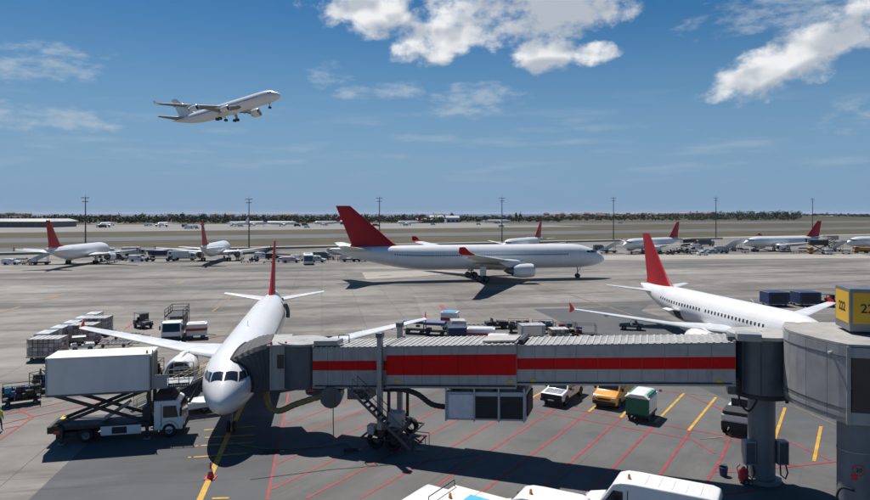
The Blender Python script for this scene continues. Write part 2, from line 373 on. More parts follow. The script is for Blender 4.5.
def sea_mat():
    m = bpy.data.materials.new('sea_water'); m.use_nodes = True; N = NT(m.node_tree); b = m.node_tree.nodes['Principled BSDF']
    pos = N.n('ShaderNodeNewGeometry').outputs['Position']
    m.node_tree.links.new(N.mix(N.noise(pos, 0.0012, 4), (0.018, 0.06, 0.13), (0.03, 0.085, 0.17)), b.inputs['Base Color'])
    b.inputs['Roughness'].default_value = 0.55; b.inputs['Specular IOR Level'].default_value = 0.25
    return m
struct(sheet('sea', [(-45000, 4300), (700, 3900), (2600, 4600), (45000, 9000), (45000, 69000), (-45000, 69000)], -0.06, sea_mat()))
apron = struct(sheet('apron', [RW(-900, -420), RW(1300, -420), RW(1300, 298), RW(-900, 298)], 0.0, M_apron))
struct(sheet('service_road', [RW(-900, 300), RW(1300, 300), RW(1300, 317), RW(-900, 317)], 0.03, M_conc2))
struct(sheet('taxiway', [RW(-2500, 415), RW(3000, 415), RW(3000, 492), RW(-2500, 492)], -0.06, M_taxi))
struct(sheet('link_taxiway', [RW(-900, 320), RW(20, 320), RW(-10, 352), RW(-900, 352)], -0.05, M_taxi))
struct(sheet('far_apron', [RW(-2500, 640), RW(500, 640), RW(560, 1010), RW(-2500, 1130)], -0.05, M_far))
struct(sheet('far_runway', [RW(430, 735), RW(4000, 735), RW(4000, 905), RW(560, 905)], -0.04, M_taxi))
# low kerb wall along the apron edge
struct(MB().prism([RW(-900, 291), RW(330, 291), RW(330, 292), RW(-900, 292)], 0.004, 0.9).build('blast_kerb', M_pale))

def gpoly(name, px, z, m): return struct(sheet(name, [G(u, v)[:2] for u, v in px], z, m, apron))
# tarmac in front of the terminal, asphalt stands, repair patches
struct(sheet('terminal_tarmac', [(-9.0, 35.0), (-9.0, -20), (60, -20), (60, 52), (24, 66), (2, 64), (-13, 58.5)], 0.004, M_tarm, apron))
FW = (0.158, -0.987); LF = (0.987, 0.158)      # stand direction (towards the terminal) and its left
def stand(name, c, a0, a1, l0, l1):
    struct(sheet(name, [(c[0]-FW[0]*a+LF[0]*l, c[1]-FW[1]*a+LF[1]*l) for a, l in ((a0, l0), (a0, l1), (a1, l1), (a1, l0))], 0.008, M_stand, apron))
stand('stand_asphalt', (-13.67, 41.85), -40, 19, -9.2, 3.5)
stand('stand_asphalt', (36.0, 57.7), -10, 52, -12, 4.5)
M_p1 = ground_mat('light_slab_patch', (0.15, 0.144, 0.133), (0.30, 0.28, 0.253), 6.0, 0.6, 0.17, 0.8, 0.4, 0.03); M_p2 = ground_mat('dark_slab_patch', (0.105, 0.102, 0.098), (0.23, 0.22, 0.20), 6.0, 0.6, 0.17, 0.8, 0.4, 0.03)
gpoly('concrete_patch', [(362, 272.4), (442, 270.2), (470, 272), (421, 276.2), (366, 279.4)], 0.006, M_pale)
gpoly('concrete_patch', [(415, 296), (452, 294.5), (461, 318), (424, 320)], 0.006, M_p1)
gpoly('concrete_patch', [(560, 255.5), (860, 254.0), (880, 258.2), (560, 260.0)], 0.006, M_pale)
gpoly('concrete_patch', [(598, 303), (655, 300), (640, 312), (604, 313)], 0.0065, M_tarm)

for px_, m_ in (([(60, 268), (330, 262), (345, 267), (80, 274)], M_p2), ([(0, 287), (150, 281), (170, 287), (0, 294)], M_p1), ([(300, 287), (520, 285), (545, 293), (290, 297)], M_p1), ([(560, 262), (870, 257.5), (870, 263), (580, 268)], M_p2), ([(640, 270), (870, 266), (870, 270), (650, 275)], M_p1),
                ([(0, 312), (120, 306), (125, 309), (0, 316)], M_p1), ([(290, 318), (430, 314), (436, 318), (285, 323)], M_p2), ([(0, 262.5), (230, 258.6), (228, 260.2), (0, 265)], M_p1)):
    gpoly('concrete_patch', px_, 0.005, m_)
M_mred = mat('red_marking', (0.30, 0.028, 0.034), 0.7, 0, 0.3, 1.2, dirt=0.6)
M_myel = mat('yellow_marking', (0.50, 0.29, 0.03), 0.7, 0, 0.25, 1.2, dirt=0.6)
M_mor = mat('worn_orange_marking', (0.21, 0.155, 0.085), 0.75, 0, 0.35, 1.0, dirt=0.8)
M_seam = mat('tar_seam', (0.05, 0.05, 0.052), 0.8, 0, 0.2, 2)
zlay = [0.012]
def line(px, w, m, name, ground=False):
    pts = [Vector(G(u, v)[:2]) if not ground else Vector((u, v)) for u, v in px]
    zlay[0] += 0.0003; z = zlay[0]
    b = MB()
    for i in range(len(pts)):
        t = (pts[min(i+1, len(pts)-1)]-pts[max(0, i-1)]).normalized(); n = Vector((-t.y, t.x))*w/2
        b.v += [(pts[i].x+n.x, pts[i].y+n.y, z), (pts[i].x-n.x, pts[i].y-n.y, z)]
    b.f = [(2*i, 2*i+1, 2*i+3, 2*i+2) for i in range(len(pts)-1)]
    return struct(b.build(name, m, apron))
RED = [[(288.6, 393), (281, 430), (267.2, 500)], [(287, 409), (308.6, 403.2)], [(284.5, 425), (326, 409.8), (352, 400)],
       [(280.5, 443), (316.7, 428.7), (371.8, 406.8), (400, 396)], [(276.4, 464.3), (312, 448), (385.6, 417.2), (430, 398)],
       [(271.8, 489.6), (378.7, 439), (443, 408), (470, 396)], [(306.3, 499), (397, 451.7), (450, 424), (500, 398)],
       [(360.3, 499), (450, 448), (493.2, 423), (540, 396)], [(430, 491), (445, 480.4), (557.6, 407.3)],
       [(470, 501), (481.7, 492.6), (588.6, 412.6)], [(520, 508), (549.5, 481.6), (620.8, 418.3)], [(580, 501), (601.3, 480.4), (655, 425)],
       [(640, 505), (663, 471), (690.8, 431)], [(695, 500), (712.6, 473.5), (722, 458), (730, 438)],
       [(558, 407), (600, 414.2), (655, 424), (730, 436.7), (738, 439.5), (744, 444)], [(527.7, 409.6), (600, 423), (692, 440), (715, 454)],
       [(636.8, 387.3), (684, 393.7), (723, 410.3)], [(774.7, 436.7), (800, 447), (830, 461)], [(780, 459), (793, 466.5)],
       [(775, 468.5), (800, 466), (841, 461.5), (880, 457)], [(720.7, 494.9), (756, 491)], [(712, 472), (742, 472.5)],
       [(-10, 446), (0, 439.7), (33.3, 417.6)], [(19.5, 409.8), (33.3, 417.2)], [(-5, 426), (30, 417.8)], [(4.6, 415.3), (69, 401)],
       [(33.3, 417), (92, 404.5), (129, 394.2)], [(5, 428.8), (20, 426)], [(125, 329), (141, 318)], [(206, 339), (222, 335.8)],
       [(87, 350.5), (104, 340)], [(439.5, 305.5), (450, 316)], [(441.5, 305.2), (452, 315.6)]]
for r in RED: line(r, 0.15 if r[0][1] > 380 else 0.28, M_mred, 'red_line')
YEL = [[(588.6, 412), (596, 406)], [(620.8, 417.8), (626, 412)], [(655, 423), (684, 393.7)], [(688.5, 431), (716, 397.6)], [(774.7, 439), (785, 408)],
       [(814, 461.6), (821, 426.8)], [(522, 403.5), (542, 392.5)], [(648, 395), (653, 389)], [(730, 437.5), (729, 433)]]
for r in YEL: line(r, 0.21, M_myel, 'yellow_line')
for r in [[(774, 405), (796, 407.6), (839, 426.8)], [(688, 393.8), (724, 397)], [(700, 439.5), (730, 436.5)]]: line(r, 0.12, M_mor, 'faded_line')
line([(196, 509), (200, 500), (216, 464), (228, 436), (241, 409), (262, 370)], 0.34, M_myel, 'lead_in_line')
for r in [[(188, 458), (191, 457.8)], [(194, 457.6), (246, 454)], [(195, 446.5), (198, 446.3)], [(201, 446), (252, 443)], [(205, 438), (254, 435.5)], [(204, 430.5), (217, 429.5)], [(236, 428), (254, 427)], [(212, 499), (229, 498.6)]]:
    line(r, 0.2, M_myel, 'stop_bar')
for r, w in [([(44.5, 299.6), (61.8, 294.4)], 1.6), ([(177, 283.8), (185.5, 281)], 1.6), ([(379, 275.9), (391, 275.4)], 1.4), ([(396, 278), (408, 277)], 1.0),
             ([(500, 276), (545, 286.7), (596, 303), (632, 315)], 0.35), ([(523, 281.2), (534, 280.5)], 1.2), ([(20, 307), (0, 313)], 0.8), ([(233, 296), (212, 312)], 0.35)]:
    line(r, w, M_mor, 'faded_line')
for r in [[(250, 480), (330, 470), (420, 463), (480, 455)]]:
    line(r, 0.07, M_seam, 'tar_seam')

# ------------------------------------------------------------------ airliners
A320 = dict(L=37.57, R=1.975, RZ=2.07, zc=3.85, Ln=6.6, drop=0.62, Lt=13.5,
    wing=[(11.0, 1.4, 2.65, 7.6, .15), (12.0, 2.2, 2.75, 6.9, .14), (14.6, 6.4, 3.1, 3.75, .115), (20.2, 16.9, 4.45, 1.45, .10)], wingtype='fence',
    eng=[(5.75, 10.7, 1.92, 1.2, 4.6)], fin=[(29.2, 5.75, 6.9, .10), (30.4, 6.5, 5.6, .10), (35.2, 12.1, 1.95, .09)],
    htp=[(32.2, 0.5, 4.75, 4.3, .10), (35.6, 6.2, 5.45, 1.35, .09)], ng=(5.07, 0.38, 0.20), mg=[(17.7, 3.8, 0.58, 0.42, 1)], fair=(10.2, 20.5, 2.15, 1.05), wz=0.42, ww=0.24, wp=0.53)
A321 = dict(A320); A321.update(L=44.51, wing=[(x+4.27, y, z, c, t) for x, y, z, c, t in A320['wing']], eng=[(5.75, 14.97, 1.92, 1.2, 4.6)],
    fin=[(x+6.94, z, c, t) for x, z, c, t in A320['fin']], htp=[(x+6.94, y, z, c, t) for x, y, z, c, t in A320['htp']], mg=[(22.0, 3.8, 0.58, 0.42, 1)], fair=(14.4, 25.0, 2.15, 1.05))
A330 = dict(L=63.66, R=2.82, RZ=2.82, zc=5.2, Ln=9.0, drop=0.85, Lt=22,
    wing=[(19.5, 2.0, 3.85, 12.6, .14), (21.0, 3.0, 4.0, 11.6, .13), (26.2, 9.8, 4.95, 7.0, .11), (38.4, 28.7, 7.5, 2.6, .10)], wingtype='winglet',
    eng=[(9.37, 20.6, 2.75, 1.45, 6.0)], fin=[(47.8, 7.7, 12.0, .09), (50.0, 8.4, 9.4, .09), (59.7, 16.8, 3.1, .08)],
    htp=[(54.6, 0.8, 6.9, 6.4, .10), (60.6, 9.7, 8.3, 2.2, .09)], ng=(6.67, 0.52, 0.36), mg=[(31.0, 5.3, 0.68, 0.5, 2)], fair=(19.0, 36, 2.9, 1.5), wz=0.55, ww=0.27, wp=0.53)
A340 = dict(A330); A340.update(eng=[(9.37, 20.8, 2.95, 1.2, 5.0), (19.2, 28.2, 4.15, 1.2, 5.0)], cg=True)

def fus_fun(P):
    L, Rr, RZ, zc, Ln, drop, Lt = (P[k] for k in ('L', 'R', 'RZ', 'zc', 'Ln', 'drop', 'Lt'))
    def sec(x):
        if x < Ln:
            t = max(x/Ln, 1e-5); g = (1-(1-t)**2)**0.60; return (zc-drop*(1-t)**1.9, Rr*g, RZ*g)
        if x > L-Lt:
            t = (x-(L-Lt))/Lt; g = 1-0.90*t**1.75; top = RZ*(1-0.20*t**2.2); return (zc+top-RZ*g, Rr*g, RZ*g)
        return (zc, Rr, RZ)
    def sur(x, th, off=0.0):
        z, a, b = sec(x); return (-x, (a+off)*math.sin(th), z+(b+off)*math.cos(th))
    return sec, sur
def airfoil(xl, y, z, c, t, vert=False):
    up = [(0, 0), (0.02, .22), (.1, .42), (.28, .55), (.5, .48), (.75, .26), (1, .02)]
    lo = [(1, -.02), (.75, -.14), (.5, -.34), (.28, -.42), (.1, -.33), (.02, -.18)]
    if vert: lo = [(a, -b) for a, b in reversed(up[1:-1])]; lo = [(1, -.02)]+lo
    pts = []
    for a, b in up+lo:
        h = b*t*c
        pts.append((-(xl+a*c), h, z) if vert else (-(xl+a*c), y, z+h))
    return pts
def patch(b, sur, cs, nx=1, ny=1, off=0.012):
    """cs: four (x, angle) corners; a thin curved piece lying on the fuselage"""
    vs = []
    for i in range(nx+1):
        for j in range(ny+1):
            s, t = i/nx, j/ny
            x = (1-s)*((1-t)*cs[0][0]+t*cs[3][0])+s*((1-t)*cs[1][0]+t*cs[2][0]); a = (1-s)*((1-t)*cs[0][1]+t*cs[3][1])+s*((1-t)*cs[1][1]+t*cs[2][1])
            vs.append(sur(x, a, off))
    b.add(vs, [(i*(ny+1)+j, (i+1)*(ny+1)+j, (i+1)*(ny+1)+j+1, i*(ny+1)+j+1) for i in range(nx) for j in range(ny)])

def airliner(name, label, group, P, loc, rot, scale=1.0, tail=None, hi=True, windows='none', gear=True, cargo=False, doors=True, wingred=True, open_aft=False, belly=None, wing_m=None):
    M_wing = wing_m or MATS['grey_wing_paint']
    tail = tail or M_red
    root = thing(name, label, 'airliner', loc, 0, group); root.rotation_euler = rot; root.scale = (scale,)*3
    sec, sur = fus_fun(P); L = P['L']; n = 40 if hi else 18; nn = 16 if hi else 8
    xs = [P['Ln']*(k/nn)**1.9 for k in range(nn+1)]; xs[0] = 0.0005
    m0, m1 = P['Ln'], L-P['Lt']; xs += [m0+(m1-m0)*k/8 for k in range(1, 9)]; xs += [m1+P['Lt']*k/nn for k in range(1, nn+1)]
    b = MB(); b.loft([[sur(x, 2*PI*k/n) for k in range(n)] for x in xs]); b.build('fuselage', WHITE_AC, root, True)
    # exhaust of the auxiliary power unit
    z, a, q = sec(L); MB().lathe([(-L-0.45, a*0.55), (-L-0.02, a*0.9), (-L+0.1, a*0.9)], (0, 0, z), n=12, cap=True).build('tail_exhaust', M_apu, root, True)
    for s in (1, -1):
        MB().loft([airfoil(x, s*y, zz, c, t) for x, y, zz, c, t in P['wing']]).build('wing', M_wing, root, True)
        MB().loft([airfoil(x, s*y, zz, c, t) for x, y, zz, c, t in P['htp']]).build('tailplane', M_wing, root, True)
        x, y, zz, c, t = P['wing'][-1]; rw = M_red if wingred else WHITE_AC
        if P['wingtype'] == 'fence':
            pl = [(-(x+0.1), s*(y+.02), zz+.02), (-(x+1.25), s*(y+.10), zz+.6), (-(x+1.6), s*(y+.10), zz+.6), (-(x+1.45), s*(y+.04), zz), (-(x+1.6), s*(y+.08), zz-.5), (-(x+1.25), s*(y+.08), zz-.5)]
            w = MB(); w.add(pl+[(p[0], p[1]-s*.06, p[2]) for p in pl], [(0, 1, 2, 3, 4, 5), (11, 10, 9, 8, 7, 6)]+[(k, (k+1) % 6, 6+(k+1) % 6, 6+k) for k in range(6)]); w.build('wingtip_fence', rw, root)
        else:
            MB().loft([airfoil(x, s*y, zz, c, t), airfoil(x+1.0, s*(y+.55), zz+.45, c*.85, .09), airfoil(x+2.1, s*(y+1.0), zz+1.45, c*.42, .08)]).build('winglet', rw, root, True)
        if hi:
            # flap track fairings under the trailing edge
            ws = P['wing']
            for fy in (.35, .55, .75):
                yy = ws[1][1]+(ws[-1][1]-ws[1][1])*fy
                for k in range(len(ws)-1):
                    if ws[k][1] <= yy <= ws[k+1][1]:
                        f = (yy-ws[k][1])/(ws[k+1][1]-ws[k][1]); te = (ws[k][0]+ws[k][3])*(1-f)+(ws[k+1][0]+ws[k+1][3])*f; wz = ws[k][2]*(1-f)+ws[k+1][2]*f; ch = ws[k][3]*(1-f)+ws[k+1][3]*f
                        MB().tube([(-(te-ch*.55), s*yy, wz-.12), (-(te-ch*.3), s*yy, wz-.27), (-(te-.1), s*yy, wz-.2), (-(te+.55), s*yy, wz-.05)], [.05, .16, .14, .03], 8).build('flap_fairing', M_wing, root, True)
        for ey, ex, ez, er, el in P['eng']:
            e = bpy.data.objects.new('engine', None); COL.objects.link(e); e.parent = root; e.location = (-ex, s*ey, ez); e.empty_display_size = .2
            ne = 32 if hi else 14
            MB().lathe([(-.75*el*.3, er*.80), (-.12*el, er*.80), (-.04*el, er*.84), (0, er*.90), (-.02*el, er*.96), (-.10*el, er*1.02), (-.3*el, er*1.08), (-.55*el, er*1.05), (-.78*el, er*.88), (-.80*el, er*.80), (-.7*el, er*.78)], n=ne).build('nacelle', WHITE_AC, e, True)
            MB().lathe([(-.02*el, er*.855), (-.01*el, er*.87), (.012, er*.905), (-.012*el, er*.955), (-.05*el, er*.993)], n=ne).build('inlet_lip', M_alu, e, True)
            MB().lathe([(-.2*el, er*.82), (-.2*el, er*.26), (-.19*el, er*.26), (-.08*el, .01)], n=ne).build('fan', M_dark, e, True)
            MB().lathe([(-.66*el, er*.70), (-.80*el, er*.62), (-1.0*el, er*.42), (-1.0*el, er*.36), (-1.14*el, .02)], n=ne).build('exhaust_cone', M_apu, e, True)
            wzz = np.interp(ey, [w[1] for w in P['wing']], [w[2] for w in P['wing']]); wx = np.interp(ey, [w[1] for w in P['wing']], [w[0] for w in P['wing']])
            pw = er*.17; zt = wzz-ez
            ring = lambda x, z0, z1, w: [(x, -w, z0), (x, w, z0), (x, w, z1), (x, -w, z1)]
            MB().loft([ring(-.12*el, er*.95, er*1.04, pw*.4), ring(-.35*el, er*.6, max(er*1.25, zt*.75), pw), ring(-(wx-ex)-.3, er*.5, zt+.12, pw), ring(-(wx-ex)-2.4, zt-.45, zt+.05, pw*.7)]).build('pylon', WHITE_AC, e, True)
    MB().loft([airfoil(x, 0, zz, c, t, True) for x, zz, c, t in P['fin']]).build('tail_fin', tail, root, True)
    # belly fairing between the wings
    x0, x1, fw, fd = P['fair']; rings = []
    for k in range(11):
        t = k/10; g = math.sin(PI*min(max(t, .02), .98))**0.45; zb = P['zc']-P['RZ']*.45
        rings.append([(-(x0+(x1-x0)*t), fw*g*math.cos(a), zb+fd*1.15*g*(math.sin(a) if math.sin(a) < 0 else .3*math.sin(a))) for a in [2*PI*q/20 for q in range(20)]])
    MB().loft(rings).build('belly_fairing', belly or WHITE_AC, root, True)
    # cockpit windows: six panes
    k = P['R']/1.975; rad = math.radians
    PANES = [[(1.28, 3), (2.05, 2.5), (2.38, 33), (1.66, 45)], [(1.72, 48), (2.45, 36), (3.02, 47), (2.72, 62)], [(2.80, 62.5), (3.10, 49), (3.72, 55), (3.62, 65)]]
    for s in (1, -1):
        for pc in PANES:
            b = MB(); patch(b, sur, [(x*k, s*rad(a)) for x, a in pc], 4, 6, 0.015); b.build('cockpit_pane', M_glass, root, True)
    if windows != 'none':
        x = P['Ln']+1.2; spots = []
        while x < L-P['Lt']*.62:
            spots.append(x); x += P['wp']
        zz = P['wz']; a0 = math.acos((zz+.17)/P['RZ']); a1 = math.acos((zz-.17)/P['RZ']); w = P['ww']
        skip = P.get('skip', [])
        if windows == 'each':
            proto = None
            for s in (1, -1):
                for i, x in enumerate(spots):
                    if any(abs(x-q) < .40 for q in skip): continue
                    zc_, a_, b_ = sec(x)
                    if abs(a_-P['R']) < 1e-6 and proto is not None and s == -1:
                        share(proto, 'window', root, (-(x-proto_x), 0, 0)); continue
                    b = MB(); patch(b, sur, [(x-w/2, s*a0), (x+w/2, s*a0), (x+w/2, s*a1), (x-w/2, s*a1)], 1, 2)
                    o = b.build('window', M_win, root)
                    if s == -1 and abs(a_-P['R']) < 1e-6: proto = o; proto_x = x
        else:
            b = MB()
            for s in (1, -1):
                for x in spots: patch(b, sur, [(x-w/2, s*a0), (x+w/2, s*a0), (x+w/2, s*a1), (x-w/2, s*a1)])
            stuff(b.build('window_row', M_win, root))
    if doors and hi:
        M_seamg = mat('door_outline', (0.42, 0.42, 0.42), 0.5)
        for s in (1, -1):
            for dx in (P['Ln']*.72, L-P['Lt']*.62):
                zc_, a_, b_ = sec(dx); t0 = math.acos(min(.95, 1.25*k/b_)); t1 = math.acos(max(-.9, -.62*k/b_)); w = .42*k
                b = MB(); e = .035
                for (xa, xb, ta, tb) in ((dx-w, dx-w+e, t0, t1), (dx+w-e, dx+w, t0, t1), (dx-w, dx+w, t0, t0+.02), (dx-w, dx+w, t1-.02, t1)):
                    patch(b, sur, [(xa, s*ta), (xb, s*ta), (xb, s*tb), (xa, s*tb)], 1, 6, .008)
                b.build('door_outline', M_seamg, root)
        MB().loft([[(-L*.33+a*.5, .03*sg, sec(L*.33)[0]+P['RZ']-.05+(.5 if a < .5 else 0)) for a, sg in ((0, 1), (1, 1), (1, -1), (0, -1))], [(-L*.33-.25+a*.3, .02*sg, sec(L*.33)[0]+P['RZ']+.32) for a, sg in ((0, 1), (1, 1), (1, -1), (0, -1))]]).build('blade_antenna', WHITE_AC, root)
    if gear:
        gx, r, w = P['ng']; zt = sec(gx)[0]-sec(gx)[2]*.8
        g = bpy.data.objects.new('nose_gear', None); COL.objects.link(g); g.parent = root; g.location = (-gx, 0, 0); g.empty_display_size = .2
        MB().tube([(0, 0, r), (0, 0, zt+.3)], r*.24, 10).tube([(0, -w*1.3, r), (0, w*1.3, r)], r*.16, 8).bar((.9*r/.38, 0, zt+.2), (0, 0, r*2.2), .1).build('strut', M_steel, g)
        MB().box((.3, -.32, zt-.05), (1.5*k, .03, .6)).box((.3, .32, zt-.05), (1.5*k, .03, .6)).build('gear_door', WHITE_AC, g)
        for s in (1, -1): wheel(g, 0, s*w, r, w*.95, rim=hi)
        legs = [(mx, s*my, r, w, nb) for mx, my, r, w, nb in P['mg'] for s in (1, -1)]
        if P.get('cg'): legs.append((legs[0][0]+1.0, 0, .6, .45, 1))
        for mx, my, r, w, nb in legs:
            g = bpy.data.objects.new('main_gear', None); COL.objects.link(g); g.parent = root; g.location = (-mx, my, 0); g.empty_display_size = .2
            zt = P['zc']-P['RZ']*.45; sg = 1 if my > 0 else -1
            b = MB().tube([(0, 0, r), (0, 0, zt)], r*.26, 10).bar((0, 0, zt*.55), (0, -sg*1.2*k if my else 0, zt-.2), .16)
            if nb == 2: b.bar((-r*1.3, 0, r), (r*1.3, 0, r), .3)
            b.build('strut', M_steel, g)
            MB().box((0, sg*.42*k, zt*.62), (1.0*k, .04, zt*.5)).build('gear_door', WHITE_AC, g)
            for xx in ((-r*1.15, r*1.15) if nb == 2 else (0,)):
                for s in (1, -1): wheel(g, xx, s*w, r, w*.9, rim=hi)
    if cargo:
        # open cargo holds on the starboard side
        for cx, cw in ((L-13.0, 1.85), (8.4, 1.85)):
            t0 = R(101); t1 = R(138); b = MB(); patch(b, sur, [(cx-cw/2, -t0), (cx+cw/2, -t0), (cx+cw/2, -t1), (cx-cw/2, -t1)], 2, 6, .014); b.build('cargo_hold_opening', M_dark, root, True)
            h = Vector(sur(cx, -R(100), .03)); b = MB(); rings = []
            for q in (-1, 1): rings.append([(-cx+q*cw/2, h.y-.02, h.z), (-cx+q*cw/2, h.y-.75, h.z+.16), (-cx+q*cw/2, h.y-1.35, h.z+.05), (-cx+q*cw/2, h.y-1.35, h.z-.05), (-cx+q*cw/2, h.y-.75, h.z+.06), (-cx+q*cw/2, h.y-.02, h.z-.1)])
            b.loft(rings); b.build('cargo_door', WHITE_AC, root)
    if open_aft:
        dx = L-9.3; zc_, a_, b_ = sec(dx); b = MB(); patch(b, sur, [(dx-.42, R(48)), (dx+.42, R(48)), (dx+.42, R(103)), (dx-.42, R(103))], 1, 6, .012); b.build('doorway', M_dark, root, True)
        b = MB(); patch(b, lambda x, t, o=0: (lambda p: (p[0], p[1]+.55, p[2]))(sur(x, t, o)), [(dx-1.3, R(48)), (dx-.46, R(48)), (dx-.46, R(103)), (dx-1.3, R(103))], 2, 6, 0)
        d = b.build('open_door', M_grey2, root, True); sm = d.modifiers.new('thick', 'SOLIDIFY'); sm.thickness = .42
    return root

airliner('airliner', 'white red-tailed airliner docked nose-first at the red-striped boarding bridge', None, A321, (-13.67, 41.85, 0), (0, 0, -1.412), 1.0, windows='row', open_aft=True)
A320W = dict(A320); A320W['skip'] = [18.8]; A320W['wp'] = .64; A320W['ww'] = .27; A320W['fin'] = [(28.4, 5.75, 7.7, .10), (29.9, 6.5, 6.0, .10), (35.3, 12.7, 2.0, .09)]
airliner('airliner', 'white red-tailed airliner with open cargo doors parked beside the yellow gate sign', None, A320W, (36.0, 58.6, 0), (0, 0, -1.411), 1.0, windows='each', cargo=True)
airliner('airliner', 'big white wide-body airliner with dark red tail taxiing across the open apron', None, A330, (41.2, 160.6, 0), (0, 0, 0.18), 1.03, windows='row')
airliner('airliner', 'all-white four-engined airliner climbing in the blue sky with its landing gear down', None, A340, (-64.478, 278.148, 61.349), (0.072, -0.153, -0.47), 1.0, tail=WHITE_AC, windows='row', wingred=False, wing_m=mat('shaded_wing_paint', (.17, .19, .22), .4))  # darker copy of the wing paint: underside shade is put into the colour

# ------------------------------------------------------------------ boarding bridge
BA = Vector((-8.4, 45.2, 6.30)); bd = Vector((0.952, -0.304, 0.0)).normalized(); SL = 0.0735
bn = Vector((0.304, 0.952, 0)).normalized()
def BP(t, y, z): return BA+bd*t+bn*y+Vector((0, 0, SL*t+z))     # t along, y away from the near face, z from the roof edge
broot = thing('boarding_bridge', 'grey telescopic boarding bridge with a red stripe docked to the airliner nose', 'boarding bridge', (-2.2, 44.6, 0))
BO = broot.location
def bbox(b, t0, t1, y0, y1, z0, z1):
    vs = [BP(t, y, z) for z in (z0, z1) for y in (y0, y1) for t in (t0, t1)]
    return b.add(vs, [(0, 2, 3, 1), (4, 5, 7, 6), (0, 1, 5, 4), (2, 6, 7, 3), (1, 3, 7, 5), (0, 4, 6, 2)])
def tunnel(name, t0, t1, yn, h, stripe, ztop, npan, W=2.9):
    root = bbox(MB(), t0, t1, yn+.04, yn+W-.04, ztop-h, ztop-.03).build(name, M_grey, broot, origin=BO)
    w = (t1-t0)/npan
    for k in range(npan):
        a, b_ = t0+k*w+.008, t0+(k+1)*w-.008
        for (z0, z1, m) in ((ztop-h+.02, ztop-stripe[1]-.006, M_grey), (ztop-stripe[1], ztop-stripe[0], M_bred), (ztop-stripe[0]+.006, ztop-.05, M_grey)):
            for (y0, y1) in ((yn, yn+.06), (yn+W-.06, yn+W)):
                bbox(MB(), a, b_, y0, y1, z0, z1).build('side_panel', m, root, origin=BO)
    # roof sheet, ribs, edge trim, floor beam
    bbox(MB(), t0, t1, yn-.03, yn+W+.03, ztop-.03, ztop+.02).build('roof_sheet', M_roof, root, origin=BO)
    b = MB(); q = t0+.2
    while q < t1-.1:
        bbox(b, q, q+.13, yn-.02, yn+W+.02, ztop+.02, ztop+.06); q += .40
    stuff(b.build('roof_ribs', M_rib, root, origin=BO))
    bbox(MB(), t0, t1, yn-.045, yn-.005, ztop-h-.10, ztop-h+.02).build('floor_beam', M_steel, root, origin=BO)
    bbox(MB(), t0, t1, yn+W+.005, yn+W+.045, ztop-h-.10, ztop-h+.02).build('floor_beam', M_steel, root, origin=BO)
    for q in (t0+.06, t1-.06):
        bbox(MB(), q-.07, q+.07, yn-.05, yn+W+.05, ztop+.0, ztop+.12).build('end_frame', M_steel, root, origin=BO)
    return root
tunnel('cab_tunnel', 0.0, 5.7, 0.0, 2.68, (0.92, 1.55), 0.0, 5)
tunnel('middle_tunnel', 5.5, 14.15, -0.14, 2.62, (0.58, 1.88), 0.04, 7, 3.18)
tunnel('inner_tunnel', 14.0, 26.6, 0.06, 2.36, (0.80, 1.48), -0.04, 10, 2.78)
# conduits, lamp and warning plates on the near side
MB().tube([BP(.2, -.06, -2.60), BP(5.5, -.06, -2.60)], .035, 6).build('conduit', M_dark, broot, origin=BO)
MB().tube([BP(5.6, -.22, -2.50), BP(14.1, -.22, -2.50)], .04, 6).build('conduit', M_dark, broot, origin=BO)
MB().tube([BP(14.2, .0, -2.33), BP(26.4, .0, -2.33)], .035, 6).build('conduit', M_dark, broot, origin=BO)
for t_ in (6.1, 13.6, 15.0, 25.6): bbox(MB(), t_, t_+.32, -.17 if t_ < 14 else .03, -.13 if t_ < 14 else .07, -2.32, -2.12).build('warning_plate', M_yhand, broot, origin=BO)
for t_ in (2.8, 9.8, 17.5, 22.5): bbox(MB(), t_, t_+.16, -.25, -.05, -2.78, -2.68).build('under_lamp', M_steel, broot, origin=BO)
# roof equipment
bbox(MB(), 0.1, 1.9, -0.05, 0.9, 0.13, 0.48).build('roof_unit', M_grey, broot, bevel=.03, origin=BO)
MB().tube([BP(1.2, 1.6, .02), BP(1.2, 1.6, .55), BP(2.0, 1.6, .55), BP(2.0, 1.6, .02)], .045, 6).build('roof_hoop', M_dark, broot, origin=BO)
bbox(MB(), 14.2, 14.5, 0.2, 2.6, 0.05, 0.3).build('cable_tray', M_dark, broot, origin=BO)
bbox(MB(), 11.9, 14.0, 0.3, 2.2, 0.13, 0.25).build('roof_hatch', M_beige, broot, origin=BO)
# drive column: lift posts, cross beam, bogie
for y, top in ((-0.38, 0.85), (3.28, 0.95)):
    a = BP(5.15, y, top); MB().box((a.x, a.y, (a.z+1.3)/2), (.34, .34, a.z-1.3), rz=-.31).build('lift_post', M_steel, broot, origin=BO, bevel=.03)
    MB().box((a.x, a.y, a.z), (.46, .46, .34), rz=-.31).build('post_cap', M_grey2, broot, origin=BO, bevel=.03)
    a = BP(5.75, y+(0.05 if y < 0 else -.05), -2.8); MB().tube([(a.x, a.y, a.z), (a.x, a.y, 1.2)], .11, 8).build('guide_tube', M_dark, broot, origin=BO)
c = BP(5.4, 1.45, 0); MB().bar(tuple(BP(5.3, -.6, -6.0+.4)), tuple(BP(5.3, 3.5, -6.0+.4)), .5, .5).build('bogie_beam', M_dark, broot, origin=BO, bevel=.04)
MB().box((c.x, c.y, .98), (1.5, 3.2, .5), rz=-.31).build('bogie_frame', M_dark, broot, origin=BO, bevel=.05)
for y in (-.25, 3.1):
    for dt in (-.62, .62):
        p = BP(5.4+dt, y, 0); w = wheel(broot, p.x-BO.x, p.y-BO.y, .58, .42, rim=False); w.rotation_euler = (0, 0, -.31)
